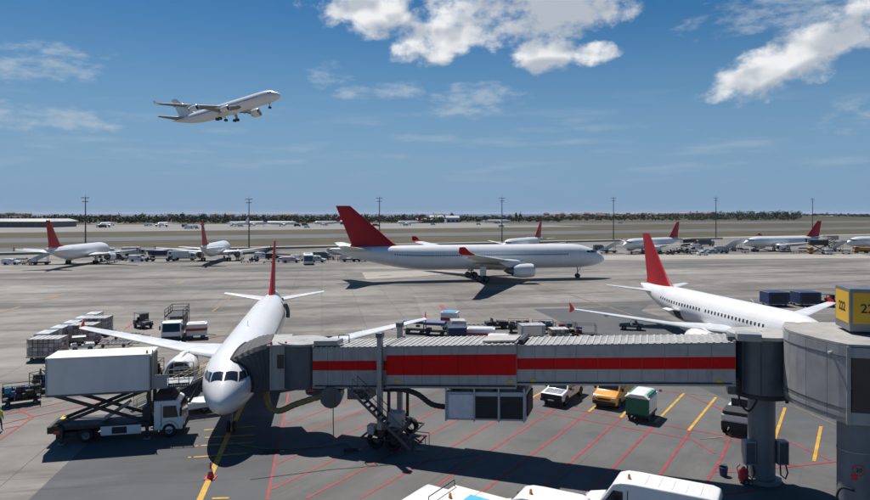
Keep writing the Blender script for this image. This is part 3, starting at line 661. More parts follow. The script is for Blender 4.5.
p = BP(6.3, -.35, 0); MB().box((p.x, p.y, 2.15), (.95, .75, .95), rz=-.31).build('motor_box', M_grey, broot, origin=BO, bevel=.04)
p = BP(4.5, -.2, 0); MB().box((p.x, p.y, 1.25), (.5, .6, .6), rz=-.31).build('control_box', M_beige, broot, origin=BO, bevel=.04)
b = MB()
for dt in (-1.5, 1.5): b.bar(tuple(BP(5.4+dt, -.6, 0).xy)+(.75,), tuple(BP(5.4+dt, 3.4, 0).xy)+(.75,), .1)
for y in (-.6, 3.4): b.bar(tuple(BP(3.9, y, 0).xy)+(.75,), tuple(BP(6.9, y, 0).xy)+(.75,), .1)
b.build('bumper_rail', M_dark, broot, origin=BO)
# service stair on the near side
M_stair = mat('dark_stair_steel', (.085, .09, .095), .5, .4)
s0, s1 = BP(3.6, -.55, -2.75), BP(7.6, -.55, 0); s1.z = 0.55
for dy in (0, .75):
    o = bn*(-dy)
    MB().bar(tuple(s0+o), tuple(s1+o), .05, .18).build('stair_stringer', M_stair, broot, origin=BO)
    b = MB().bar(tuple(s0+o+Vector((0, 0, .95))), tuple(s1+o+Vector((0, 0, .95))), .04)
    for f in (0, .2, .4, .6, .8, 1): q = s0.lerp(s1, f)+o; b.bar(tuple(q), tuple(q+Vector((0, 0, .95))), .035)
    q = s1+o; e = q+bd*1.0; b.bar(tuple(q+Vector((0, 0, .95))), tuple(e+Vector((0, 0, .95))), .04); b.bar(tuple(e), tuple(e+Vector((0, 0, .95))), .04)
    b.build('stair_rail', M_stair, broot, origin=BO)
for k in range(13):
    q = s0.lerp(s1, (k+.5)/13)-bn*.375; MB().box(q, (.24, .72, .035), rz=-.31).build('stair_tread', M_stair, broot, origin=BO)
q = s1+bd*.5-bn*.375; MB().box(q, (1.0, .8, .05), rz=-.31).build('stair_platform', M_dark, broot, origin=BO)
# air-conditioning unit slung below the middle tunnel
ac = bbox(MB(), 9.5, 14.7, 0.05, 2.5, -4.75, -2.95).build('air_conditioning_unit', mat('unit_blue_grey', (.40, .43, .47), .45, .1, .1, 1.5, dirt=.3), broot, origin=BO, bevel=.03)
bbox(MB(), 9.75, 11.35, 0.0, 0.06, -4.6, -3.12).build('access_panel', mat('unit_panel', (.62, .64, .68), .45, .1, .1, 1.5, dirt=.3), ac, origin=BO)
for a in (11.5, 13.1):
    g = bbox(MB(), a, a+1.42, 0.02, 0.06, -4.62, -3.22).build('louvre_grille', M_rub, ac, origin=BO)
    for k in range(9): bbox(MB(), a+.05, a+1.37, -.015, .03, -4.58+k*.15, -4.55+k*.15).build('louvre_slat', M_dark, ac, origin=BO)
for a in (9.55, 11.42, 13.0, 14.6): bbox(MB(), a-.05, a+.05, -.03, .07, -4.8, -2.7).build('hanger_post', MATS['unit_blue_grey'], ac, origin=BO)
bbox(MB(), 14.72, 14.8, .3, 2.2, -4.5, -3.2).build('side_grille', M_rub, ac, origin=BO)
for a in (9.9, 11.2, 12.6, 14.2): bbox(MB(), a-.06, a+.06, .2, 2.3, -2.98, -2.6).build('cross_hanger', M_dark, ac, origin=BO)
# hose drum and junction boxes below the cab tunnel
p = BP(1.25, .5, -3.35); MB().lathe([(-.7, .5), (-.7, .75), (.7, .75), (.7, .5)], tuple(p), 'y', 12, cap=True).build('hose_drum', M_grey2, broot, origin=BO)
bbox(MB(), 0.4, 2.2, .2, 1.6, -2.95, -2.68).build('drum_bracket', M_dark, broot, origin=BO)
bbox(MB(), 2.55, 4.2, .1, 1.3, -3.55, -2.75).build('junction_box', M_grey2, broot, origin=BO, bevel=.03)
bbox(MB(), 3.0, 4.0, .05, .12, -3.4, -2.95).build('vent_grille', M_dark, broot, origin=BO)
hp = [BP(.7, .4, -3.35), Vector((-9.7, 46.2, 2.15)), Vector((-11.0, 46.6, 1.55)), Vector((-11.75, 46.9, 1.75)), Vector((-12.1, 47.3, 2.5)), Vector((-12.2, 47.9, 3.2))]
def smooth_pts(P, n=6):
    out = []
    for i in range(len(P)-1):
        p0, p1, p2, p3 = P[max(0, i-1)], P[i], P[i+1], P[min(len(P)-1, i+2)]
        for k in range(n):
            t = k/n; out.append(.5*((2*p1)+(p2-p0)*t+(2*p0-5*p1+4*p2-p3)*t*t+(3*p1-p0-3*p2+p3)*t**3))
    return out+[P[-1]]
def corr(P, r, n=6, amp=.06):
    q = smooth_pts([Vector(p) for p in P], n); return q, [r*(1+(amp if i % 2 else -amp)) for i in range(len(q))]
q, rr = corr(hp, .21, 9); MB().tube(q, rr, 12).build('air_hose', M_olive, broot, True, origin=BO)
q, rr = corr([BP(4.9, .3, -2.9), BP(6.5, .1, -2.85), BP(7.6, 0, -3.1), BP(8.6, 0, -3.75), BP(9.5, .3, -4.0)], .17, 9); MB().tube(q, rr, 12).build('air_hose', M_rub, broot, True, origin=BO)
q = smooth_pts([BP(1.75, -.35, -2.7), Vector(tuple(BP(1.75, -.35, 0).xy)+(1.2,)), Vector((-6.6, 43.8, .05)), Vector((-5.5, 43.5, .05)), Vector((-6.0, 44.3, .05)), Vector((-7.6, 43.7, .05)), Vector((-11, 43.3, .05)), Vector((-14, 44.6, .05))])
MB().tube(q, .035, 6).build('ground_power_cable', mat('dull_yellow_cable', (.20, .15, .03), .6), broot, True, origin=BO)
# cab: round turret, docking cab with window, concertina hood
MB().lathe([(3.35, .2), (3.35, 1.6), (6.38, 1.6), (6.38, .2)], (-9.35, 46.9, 0), 'z', 28).build('cab_turret', M_grey2, broot, True, origin=BO)
MB().lathe([(6.385, .05), (6.385, 1.8), (6.52, 1.8), (6.52, .05)], (-9.35, 46.9, 0), 'z', 28).build('turret_roof', M_roof, broot, True, origin=BO)
TP = Matrix.Translation((-13.67, 41.85, 0)) @ Matrix.Rotation(-1.412, 4, 'Z')   # the docked airliner's own axes
def A(x, y, z): return tuple(TP @ Vector((x, y, z)))
def abox(b, x0, x1, y0, y1, z0, z1):
    vs = [A(x, y, z) for z in (z0, z1) for y in (y0, y1) for x in (x0, x1)]
    return b.add(vs, [(0, 2, 3, 1), (4, 5, 7, 6), (0, 1, 5, 4), (2, 6, 7, 3), (1, 3, 7, 5), (0, 4, 6, 2)])
abox(MB(), -7.2, -3.35, 2.75, 4.3, 3.25, 6.30).build('cab', M_grey, broot, origin=BO, bevel=.03)
abox(MB(), -7.35, -3.2, 2.6, 4.15, 6.30, 6.42).build('cab_roof', M_roof, broot, origin=BO)
abox(MB(), -3.345, -3.30, 3.3, 3.75, 4.75, 5.7).build('cab_window', M_glass, broot, origin=BO)
abox(MB(), -3.34, -3.28, 2.80, 2.92, 3.3, 6.25).build('cab_corner_post', M_steel, broot, origin=BO)
for px_ in ((-3.4, 2.9), (-3.3, 3.9)):
    MB().lathe([(6.42, .05), (6.42, .09), (6.62, .07), (6.66, .01)], A(px_[0], px_[1], 0), 'z', 8).build('beacon', M_rpaint, broot, True, origin=BO)
sec1, sur1 = fus_fun(A321)
NS, NF = 22, 13
mouth, contact = [], []
for k in range(NS+1):
    s = k/NS
    if s < .4: f = s/.4; mouth.append((-3.35, 2.8, 3.25+f*3.25)); contact.append(sur1(3.05+.25*f, R(103-f*97), .03))
    elif s < .6: f = (s-.4)/.2; mouth.append((-3.35-f*3.85, 2.8, 6.50)); contact.append(sur1(3.3+f*4.4, R(6+f*14), .03))
    else: f = (s-.6)/.4; mouth.append((-7.2, 2.8, 6.50-f*3.25)); contact.append(sur1(7.7-f*.3, R(20+f*83), .03))
rings = []
for j in range(NF+1):
    t = j/NF; zig = 0.03*(1 if j % 2 else -1) if 0 < j < NF else 0; ring = []
    for k in range(NS+1):
        a, b_ = Vector(mouth[k]), Vector(contact[k]); p = a.lerp(b_, t)
        cdir = (p-Vector((-5.3, p.y, 4.6))); cdir.y = 0; p = p+cdir.normalized()*(zig+.22*math.sin(PI*t)); ring.append(A(*p))
    rings.append(ring)
o = MB().loft(rings, cap=False, closed=False).build('concertina_hood', M_cover, broot, origin=BO); md = o.modifiers.new('thick', 'SOLIDIFY'); md.thickness = .05
MB().tube([A(*p) for p in contact], .09, 8).build('hood_bumper', M_rub, broot, True, origin=BO)
abox(MB(), -7.0, -3.6, 2.05, 2.8, 3.15, 3.27).build('cab_floor_lip', M_dark, broot, origin=BO)
# rotunda and its pillar
RC = (19.0, 38.35)
MB().lathe([(5.25, .3), (5.25, 1.55), (8.40, 1.55), (8.40, .3)], (RC[0], RC[1], 0), 'z', 32).build('rotunda', M_grey2, broot, True, origin=BO)
for k in range(4):
    a = R(205+k*38); MB().bar((RC[0]+1.555*math.cos(a), RC[1]+1.555*math.sin(a), 5.3), (RC[0]+1.555*math.cos(a), RC[1]+1.555*math.sin(a), 8.36), .05, .04).build('rotunda_slat', M_grey2, broot, origin=BO)
MB().lathe([(8.41, .05), (8.41, 1.85), (8.60, 1.85), (8.66, 1.2), (8.66, .05)], (RC[0], RC[1], 0), 'z', 32).build('rotunda_roof', M_beige, broot, True, origin=BO)
MB().lathe([(5.02, .9), (5.02, 1.62), (5.24, 1.62), (5.24, .9)], (RC[0], RC[1], 0), 'z', 32).build('rotunda_floor_ring', M_dark, broot, True, origin=BO)
for dt, m, hh in ((-1.75, M_grey2, 3.3), (1.72, M_grey2, 3.3)):
    p = (RC[0]+bd.x*dt-bn.x*1.0, RC[1]+bd.y*dt-bn.y*1.0); MB().box((p[0], p[1], 6.85), (.42, .9, hh), rz=-.31).build('door_jamb', m, broot, origin=BO, bevel=.03)
MB().box((17.55, 36.9, 8.62), (1.25, .9, .42), rz=-.31).build('rotunda_roof_box', M_grey, broot, origin=BO, bevel=.03)
pil = MB().lathe([(0.25, .05), (.25, .735), (5.2, .735), (5.2, .05)], (RC[0], RC[1], 0), 'z', 32).build('pillar', M_pillar, broot, True, origin=BO)
MB().lathe([(0.014, .1), (.014, 1.05), (.25, 1.05), (.25, .7)], (RC[0], RC[1], 0), 'z', 32).build('pillar_foot', M_pillar, pil, True, origin=BO)
for dx, wz in ((-.92, .62), (.98, .60)):
    bx = MB().box((RC[0]+dx, RC[1]-.35, 1.75), (wz, .55, 1.35)).build('cabinet', M_grey, pil, origin=BO, bevel=.03)
    MB().box((RC[0]+dx, RC[1]-.635, 1.75), (wz-.12, .02, 1.2)).build('cabinet_door', M_grey2, bx, origin=BO)
    MB().tube([(RC[0]+dx-.1, RC[1]-.4, 1.1), (RC[0]+dx-.15, RC[1]-.55, .5), (RC[0]+dx+.1, RC[1]-.6, .3), (RC[0]+dx+.28, RC[1]-.5, .6), (RC[0]+dx+.2, RC[1]-.4, 1.1)], .045, 8).build('cable_loop', M_rub, bx, True, origin=BO)
MB().tube(smooth_pts([Vector((17.2, 37.4, 6.2)), Vector((17.25, 37.3, 4.9)), Vector((17.7, 37.2, 4.35)), Vector((18.2, 37.3, 4.9)), Vector((18.3, 37.4, 5.4))]), .06, 8).build('hanging_cable', M_rub, broot, True, origin=BO)
MB().box((19.95, 37.35, 4.9), (.14, .14, .3)).build('lamp', M_dark, broot, origin=BO)

# ------------------------------------------------------------------ fixed link bridge beside the rotunda
froot = thing('link_bridge', 'grey fixed link bridge with curved wall and dark window beside the rotunda', 'bridge', (20.6, 32.3, 0)); FO = froot.location
wall = [Vector(p) for p in ((19.35, 36.6), (19.05, 35.9), (18.92, 35.2), (18.93, 34.5), (19.02, 33.8), (19.16, 33.15), (19.33, 32.5), (19.52, 31.85), (19.70, 31.40))]
z0, z1 = 5.45, 9.15
run = wall+[Vector((21.0, 31.12)), Vector((28.0, 29.3))]
def strip(pts, za, zb, out, th):
    b = MB(); n = len(pts); ring = []
    for i, p in enumerate(pts):
        t = (pts[min(i+1, n-1)]-pts[max(0, i-1)]).normalized(); nrm = Vector((t.y, -t.x))   # outwards, towards the camera side
        a = p+nrm*out; c = p+nrm*(out-th)
        ring.append([(a.x, a.y, za), (a.x, a.y, zb), (c.x, c.y, zb), (c.x, c.y, za)])
    return b.loft(ring)
sgn = -1 if (Vector((run[1].y-run[0].y, -(run[1].x-run[0].x))).x > 0) else 1
roofp = [tuple(p) for p in run]+[(30, 35.6), (22.9, 37.8), (20.2, 38.0)]
MB().prism(roofp, 9.15, 9.27).build('roof', M_roof if False else mat('link_roof_felt', (.33, .32, .30), .8, 0, .15, .8, dirt=.5), froot, origin=FO)
MB().prism([tuple(p) for p in [Vector((20.2, 35.6))]+[Vector((20.6, 33.0)), Vector((28, 31)), Vector((30, 35.2)), Vector((22.9, 37.2))]], 5.5, 5.62).build('floor', M_dark, froot, origin=FO)
for i in range(0, len(wall)-1, 2):
    seg = wall[i:i+3]; seg = [seg[0]+(seg[1]-seg[0]).normalized()*.012]+seg[1:-1]+[seg[-1]-(seg[-1]-seg[-2]).normalized()*.012]
    for za, zb, m, out in ((6.15, 8.62, M_grey, 0.0), (5.92, 6.12, M_steel, -.02), (5.70, 5.90, M_grey, .0), (5.45, 5.68, M_steel, -.02), (8.65, 9.12, M_grey, .03)):
        strip(seg, za, zb, sgn*out, sgn*.10).build('wall_panel', m, froot, origin=FO)
w0, w1 = wall[-1], Vector((28.0, 29.3)); wd = (w1-w0).normalized()
MB().box((w0.x, w0.y, 7.3), (.16, .16, 3.7), rz=-.25).build('corner_post', M_steel, froot, origin=FO)
for k in range(4):
    a = w0+wd*(.16+k*2.0); c = w0+wd*(2.1+k*2.0)
    strip([a, c], 6.05, 8.62, 0, sgn*.05).build('window_pane', M_glass, froot, origin=FO)
    strip([c+wd*.01, c+wd*.05], 6.03, 8.64, sgn*.03, sgn*.1).build('window_mullion', M_steel, froot, origin=FO)
strip([w0+wd*.1, w1], 8.64, 9.12, sgn*.02, sgn*.12).build('fascia', M_grey, froot, origin=FO)
strip([w0+wd*.1, w1], 5.45, 6.03, sgn*.02, sgn*.12).build('sill_wall', M_grey, froot, origin=FO)
strip([Vector((29.9, 35.4)), Vector((22.9, 37.6)), Vector((20.3, 37.9))], 5.5, 9.14, 0, sgn*.12).build('rear_wall', M_grey, froot, origin=FO)
MB().box((19.55, 32.3, 8.72), (.75, .10, .10), rz=.35).build('lamp_arm', M_white, froot, origin=FO)
p2 = MB().lathe([(0.012, .05), (.012, .78), (5.5, .78), (5.5, .05)], (20.62, 32.35, 0), 'z', 36).build('pillar', M_pillar, froot, True, origin=FO)
MB().lathe([(3.95, .79), (3.95, .80), (4.0, .80), (4.0, .79)], (20.62, 32.35, 0), 'z', 36).build('pillar_band', M_steel, p2, True, origin=FO)
MB().tube(smooth_pts([Vector((20.1, 31.6, 2.2)), Vector((19.55, 31.7, 2.3)), Vector((19.4, 31.8, 1.8)), Vector((19.7, 31.7, 1.4)), Vector((20.1, 31.6, 1.5))]), .06, 8).build('cable_loop', M_rub, p2, True, origin=FO)
def on_pillar(ang, r, z): return Vector((20.62+r*math.cos(ang), 32.35+r*math.sin(ang), z))
sa = R(250)
def curved_disc(name, ang0, z, r0, r1, m, off):
    b = MB(); vs = []; n = 28
    for rr_ in (r0, r1):
        for k in range(n):
            t = 2*PI*k/n; vs.append(on_pillar(ang0+rr_*math.cos(t)/.79, .78+off, z+rr_*math.sin(t)))
    b.add(vs, [(k, (k+1) % n, n+(k+1) % n, n+k) for k in range(n)]); return b.build(name, m, p2, origin=FO)
curved_disc('speed_sign_plate', R(249), 3.17, .005, .21, M_pillar, .012)
curved_disc('speed_sign_ring', R(249), 3.17, .21, .27, M_rpaint, .014)
pp = on_pillar(R(249), .797, 3.17); text_mesh('20', .27, 'speed_sign_digits', M_ink, p2, (pp.x-FO.x, pp.y-FO.y, 3.17), (PI/2, 0, R(249-270)), depth=.003)
b = MB(); vs = [on_pillar(R(226+q), .793, zz) for zz in (2.66, 2.95) for q in (0, 6, 12, 18)]
b.add(vs, [(k, k+1, 5+k, 4+k) for k in range(3)]); b.build('red_notice', M_rpaint, p2, origin=FO)
b = MB(); vs = [on_pillar(R(228+q), .793, zz) for zz in (3.12, 3.3) for q in (0, 5)]; b.add(vs, [(0, 1, 3, 2)]); b.build('small_notice', mat('purple_notice', (.18, .05, .2), .5), p2, origin=FO)

# gate number sign on the link-bridge roof
SR = Vector((21.4, 34.0)); sl = Vector((.25, .97)).normalized(); sf = Vector((.97, -.25)).normalized()
sroot = thing('gate_sign', 'yellow box sign reading 222 in a grey frame on the link bridge roof', 'sign', (SR.x, SR.y, 9.27)); SO = sroot.location
def sbox(b, f0, f1, l0, l1, za, zb):
    vs = [Vector((SR.x+sf.x*f+sl.x*l, SR.y+sf.y*f+sl.y*l, z)) for z in (za, zb) for l in (l0, l1) for f in (f0, f1)]
    return b.add(vs, [(0, 2, 3, 1), (4, 5, 7, 6), (0, 1, 5, 4), (2, 6, 7, 3), (1, 3, 7, 5), (0, 4, 6, 2)])
FL, LL = 1.95, 2.2
sbox(MB(), 0, FL, 0, LL, 9.42, 11.62).build('sign_case', M_frame, sroot, origin=SO, bevel=.03)
sbox(MB(), .75, 1.55, .7, 1.5, 9.27, 9.42).build('sign_plinth', M_dark, sroot, origin=SO)
sbox(MB(), .14, FL-.14, -.012, .01, 9.82, 11.42).build('sign_face', M_sign, sroot, origin=SO)
sbox(MB(), -.012, .01, .12, LL-.12, 9.82, 11.42).build('sign_face', M_sign, sroot, origin=SO)
fc = SR+sf*(FL/2)-sl*.02; text_mesh('222', .66, 'gate_number', M_ink, sroot, (fc.x-SO.x, fc.y-SO.y, 10.60-SO.z), (PI/2, 0, math.atan2(sf.y, sf.x)))
fc = SR+sl*(LL/2)-sf*.02; text_mesh('222', .66, 'gate_number', M_ink, sroot, (fc.x-SO.x, fc.y-SO.y, 10.60-SO.z), (PI/2, 0, math.atan2(-sl.y, -sl.x)))

# small things round the pillar
b = thing('bucket', 'small blue bucket on the ground by the rotunda pillar', 'bucket', (17.05, 38.95, .014))
MB().lathe([(0, .02), (0, .20), (.5, .26), (.52, .24), (.05, .18), (.05, .02)], axis='z', n=16).build('tub', M_blue, b, True)
MB().tube([(-.25, 0, .5), (-.15, 0, .66), (.15, 0, .66), (.25, 0, .5)], .015, 6).build('handle', M_dark, b)
e = thing('fire_extinguisher', 'red wheeled fire extinguisher standing at the rotunda pillar foot', 'extinguisher', (17.75, 37.9, .014))
MB().lathe([(.12, .02), (.12, .26), (.72, .26), (.85, .12), (.95, .06), (.95, .01)], axis='z', n=16).build('cylinder', M_rpaint, e, True)
for s in (-1, 1): wheel(e, 0, s*.32, .17, .08)
MB().tube([(-.25, 0, .3), (-.38, 0, .9), (-.2, 0, 1.05)], .025, 6).build('handle', M_dark, e)
def cone(loc, label):
    t = thing('traffic_cone', label, 'cone', loc); MB().lathe([(.03, .22), (.32, .145), (.33, .14), (.62, .06), (.95, .035), (.96, .005)], axis='z', n=14).build('cone_body', M_cone, t, True)
    MB().lathe([(.40, .128), (.56, .088)], axis='z', n=14).build('reflective_band', M_white, t, True); MB().box((0, 0, .016), (.62, .62, .032)).build('base', M_rpaint, t)
cone((*G(210.5, 478.5)[:2], .02), 'orange traffic cone standing on the yellow lead-in line')
cone((*G(311, 392)[:2], .014), 'orange traffic cone on the hatched ground behind the bridge cab')
for u, v, w, lab in ((272, 453, 1.0, 'black rubber wheel chock on the red boundary line'), (351, 451.5, .95, 'black rubber wheel chock on the hatched red lines')):
    p = G(u, v); t = thing('wheel_chock', lab, 'chock', (p[0], p[1], .02), .15)
    MB().loft([[(-w*.5, -.14, 0), (-w*.5, .14, 0), (-w*.5, 0, .16)], [(w*.5, -.14, 0), (w*.5, .14, 0), (w*.5, 0, .16)]]).build('wedge', M_rub, t); MB().tube([(w*.5, 0, .08), (w*.75, .1, .03)], .025, 6).build('rope', M_yhand, t)

# ------------------------------------------------------------------ vehicles
def emp(name, parent, loc=(0, 0, 0)):
    o = bpy.data.objects.new(name, None); COL.objects.link(o); o.parent = parent; o.location = loc; o.empty_display_size = .1; return o
class Shell:
    """a closed side profile (x, z) drawn out to a width that narrows towards the roof"""
    def __init__(s, prof, W, zb, tum=.1):
        s.p = prof; s.W = W; s.zb = zb; s.H = max(z for x, z in prof); s.tum = tum
    def w(s, z): return s.W/2*(1-s.tum*max(0, (z-s.zb)/max(.01, s.H-s.zb)))
    def body(s, name, m, parent, bevel=.06):
        return MB().loft([[(x, s.w(z), z) for x, z in s.p], [(x, -s.w(z), z) for x, z in s.p]]).build(name, m, parent, True, bevel=bevel, segs=3)
    def front(s, a, b, name, m, parent, inset=.10, f0=.06, f1=.94, off=.014):
        a, b = Vector(a), Vector(b); d = (b-a); n = Vector((d.y, -d.x)).normalized()*off
        if n.x == 0: n = Vector((0, off))
        p, q = a+d*f0, a+d*f1
        for sg in (1, -1):
            pass
        vs = [(p.x+n.x, s.w(p.y)-inset, p.y+n.y), (p.x+n.x, -s.w(p.y)+inset, p.y+n.y), (q.x+n.x, -s.w(q.y)+inset, q.y+n.y), (q.x+n.x, s.w(q.y)-inset, q.y+n.y)]
        return MB().add(vs, [(0, 1, 2, 3)]).build(name, m, parent)
    def side(s, poly, name, m, parent, off=.014, sides=(1, -1)):
        for sg in sides: MB().add([(x, sg*(s.w(z)+off), z) for x, z in poly], [tuple(range(len(poly)))]).build(name, m, parent)
def beacon(parent, x, y, z):
    MB().lathe([(0, .09), (.05, .09), (.06, .075), (.2, .06), (.24, .01)], (x, y, z), 'z', 10).build('beacon', M_amber, parent, True)
def wheels4(root, xs, y, r, w):
    for x in xs:
        for s in (1, -1): wheel(root, x, s*y, r, w)
def arches(root, sh, xs, r):
    for x in xs:
        for s in (1, -1):
            n = 10; vs = [(x+r*math.cos(PI*k/n), s*(sh.w(.6)+.008), .36+r*math.sin(PI*k/n)) for k in range(n+1)]
            MB().add(vs, [tuple(range(n+1))]).build('wheel_arch', M_rub, root)
def van(label, loc, rz, paint, L=5.6, H=2.45, W=2.0, group=None, glazed=False, bea=True, ribs=False, cat='van', name='van', lamp=True):
    r = thing(name, label, cat, loc, rz, group); f = L/2
    cow, top = (f-1.0, 1.28), (f-1.75, H-.16)
    sh = Shell([(-f, .42), (-f+.1, .32), (f-.08, .32), (f, .45), (f, .85), (f-.14, 1.06), cow, top, (f-2.15, H-.03), (f-2.7, H), (-f+.4, H), (-f+.06, H-.10), (-f, H-.35)], W, .9, .13)
    sh.body('body', paint, r, .09)
    sh.front(cow, top, 'windscreen', M_glass, r, .12, .08, .90)
    sh.side([(f-1.22, 1.28), (f-2.25, 1.28), (f-2.25, H-.45), (f-1.78, H-.45)], 'side_window', M_glass, r)
    if glazed:
        x = f-2.4
        while x-1.0 > -f+.1: sh.side([(x, 1.3), (x-1.0, 1.3), (x-1.0, H-.48), (x, H-.48)], 'side_window', M_glass, r); x -= 1.08
    else: sh.side([(f-2.45, .7), (f-2.49, .7), (f-2.49, H-.35), (f-2.45, H-.35)], 'door_seam', M_rub, r)
    sh.front((-f, H-.95), (-f, H-.40), 'rear_window', M_glass, r, .25, .0, 1, -.02)
    MB().box((f-.02, 0, .50), (.16, W*.94, .26)).build('front_bumper', M_rub, r, bevel=.04); MB().box((-f+.02, 0, .46), (.14, W*.92, .2)).build('rear_bumper', M_rub, r, bevel=.04)
    MB().box((f-.03, 0, .80), (.06, W*.5, .16)).build('grille', M_dark, r)
    for s in (1, -1):
        MB().box((f-.10, s*W*.37, .88), (.22, .36, .2)).build('headlight', M_lamp, r, bevel=.04); MB().box((-f+.02, s*W*.44, 1.1), (.06, .14, .5)).build('tail_light', M_rlamp, r)
        MB().box((f-1.25, s*(W/2+.14), 1.42), (.14, .2, .3)).build('mirror', M_rub, r, bevel=.03)
    arches(r, sh, (f-.95, -f+1.05), .45); wheels4(r, (f-.95, -f+1.05), W/2-.13, .34, .24)
    if ribs:
        for k in range(5): MB().box((f-3.2-k*.62, 0, H+.004), (.05, W*.62, .02)).build('roof_rib', paint, r)
    if bea: beacon(r, f-2.4, .25, H-.01)
    return r
def car(label, loc, rz, paint, L=4.3, W=1.75, H=1.5, group=None, bea=True):
    r = thing('car', label, 'car', loc, rz, group); f = L/2; cow, top = (f-1.15, .95), (f-1.85, H-.04)
    sh = Shell([(-f, .35), (f-.05, .3), (f, .45), (f-.05, .68), (f-.3, .80), cow, top, (f-2.2, H), (-f+1.0, H), (-f+.2, .98), (-f, .9)], W, .85, .22)
    sh.body('body', paint, r, .07); sh.front(cow, top, 'windscreen', M_glass, r, .1); sh.front((-f+1.0, H), (-f+.2, .98), 'rear_window', M_glass, r, .12, .1, .9)
    sh.side([(f-1.45, .98), (-f+.6, .98), (-f+1.1, H-.12), (f-1.95, H-.12)], 'side_window', M_glass, r)
    for s in (1, -1): MB().box((f-.06, s*W*.36, .62), (.14, .3, .14)).build('headlight', M_lamp, r); MB().box((-f+.03, s*W*.38, .75), (.06, .28, .16)).build('tail_light', M_rlamp, r)
    wheels4(r, (f-.85, -f+.8), W/2-.1, .31, .2)
    if bea: MB().box((0, 0, H+.06), (.3, 1.0, .12)).build('light_bar', M_amber, r, bevel=.03)
    return r
def pickup(label, loc, rz, paint):
    r = thing('pickup_truck', label, 'pickup', loc, rz); f = 2.65; cow, top = (f-1.25, 1.15), (f-1.95, 1.76); W = 1.9
    sh = Shell([(-f, .5), (f-.05, .45), (f, .6), (f, .95), (f-.2, 1.05), cow, top, (f-2.3, 1.8), (f-3.35, 1.78), (f-3.5, 1.08), (-f, 1.08)], W, .95, .2)
    sh.body('body', paint, r, .06); sh.front(cow, top, 'windscreen', M_glass, r, .12); sh.side([(f-1.5, 1.16), (f-3.35, 1.16), (f-3.3, 1.66), (f-2.02, 1.66)], 'side_window', M_glass, r)
    MB().add([(f-.22, .72, 1.064), (f-.22, -.72, 1.064), (cow[0]+.03, -.72, 1.16), (cow[0]+.03, .72, 1.16)], [(0, 1, 2, 3)]).build('bonnet_panel', mat('silver_bonnet', (.33, .34, .36), .3, .4), r)
    MB().box((f, 0, .80), (.10, 1.75, .40)).build('grille', M_dark, r, bevel=.02); MB().box((f+.04, 0, .52), (.18, 1.86, .24)).build('front_bumper', M_rub, r, bevel=.05); MB().box((f+.14, 0, .56), (.01, .5, .11)).build('number_plate', M_wtext, r)  # grille made larger and dark, so the front's shade is put into its colour
    MB().box((-f+.9, 0, 1.085), (1.6, 1.6, .02)).build('load_bed', M_rub, r)
    for s in (1, -1):
        MB().box((f-.03, s*.76, .88), (.1, .32, .2)).build('headlight', M_lamp, r, bevel=.03); MB().box((f-1.5, s*1.06, 1.24), (.12, .2, .2)).build('mirror', M_rub, r, bevel=.03)
    arches(r, sh, (f-.95, -f+1.1), .48); wheels4(r, (f-.95, -f+1.1), .82, .38, .25)
def bus(label, loc, rz, L=13, group=None, low=M_white):
    r = thing('apron_bus', label, 'bus', loc, rz, group); f = L/2; sh = Shell([(-f, .35), (f, .35), (f+.05, 1.0), (f-.15, 2.95), (f-.35, 3.05), (-f+.2, 3.05), (-f, 2.9)], 2.9, .5, .03)
    sh.body('body', low, r, .08); sh.front((f+.05, 1.0), (f-.15, 2.95), 'windscreen', M_glass, r, .12, .05, .85)
    x = f-.5
    while x-1.4 > -f: sh.side([(x, 1.15), (x-1.3, 1.15), (x-1.3, 2.5), (x, 2.5)], 'side_window', M_glass, r); x -= 1.42
    wheels4(r, (f-2.2, -f+2.6), 1.3, .48, .3); MB().box((-1, 0, 3.12), (3, 1.6, .2)).build('roof_unit', M_beige, r, bevel=.04)
    for s in (1, -1): MB().box((f+.04, s*1.1, .7), (.06, .35, .18)).build('headlight', M_lamp, r)
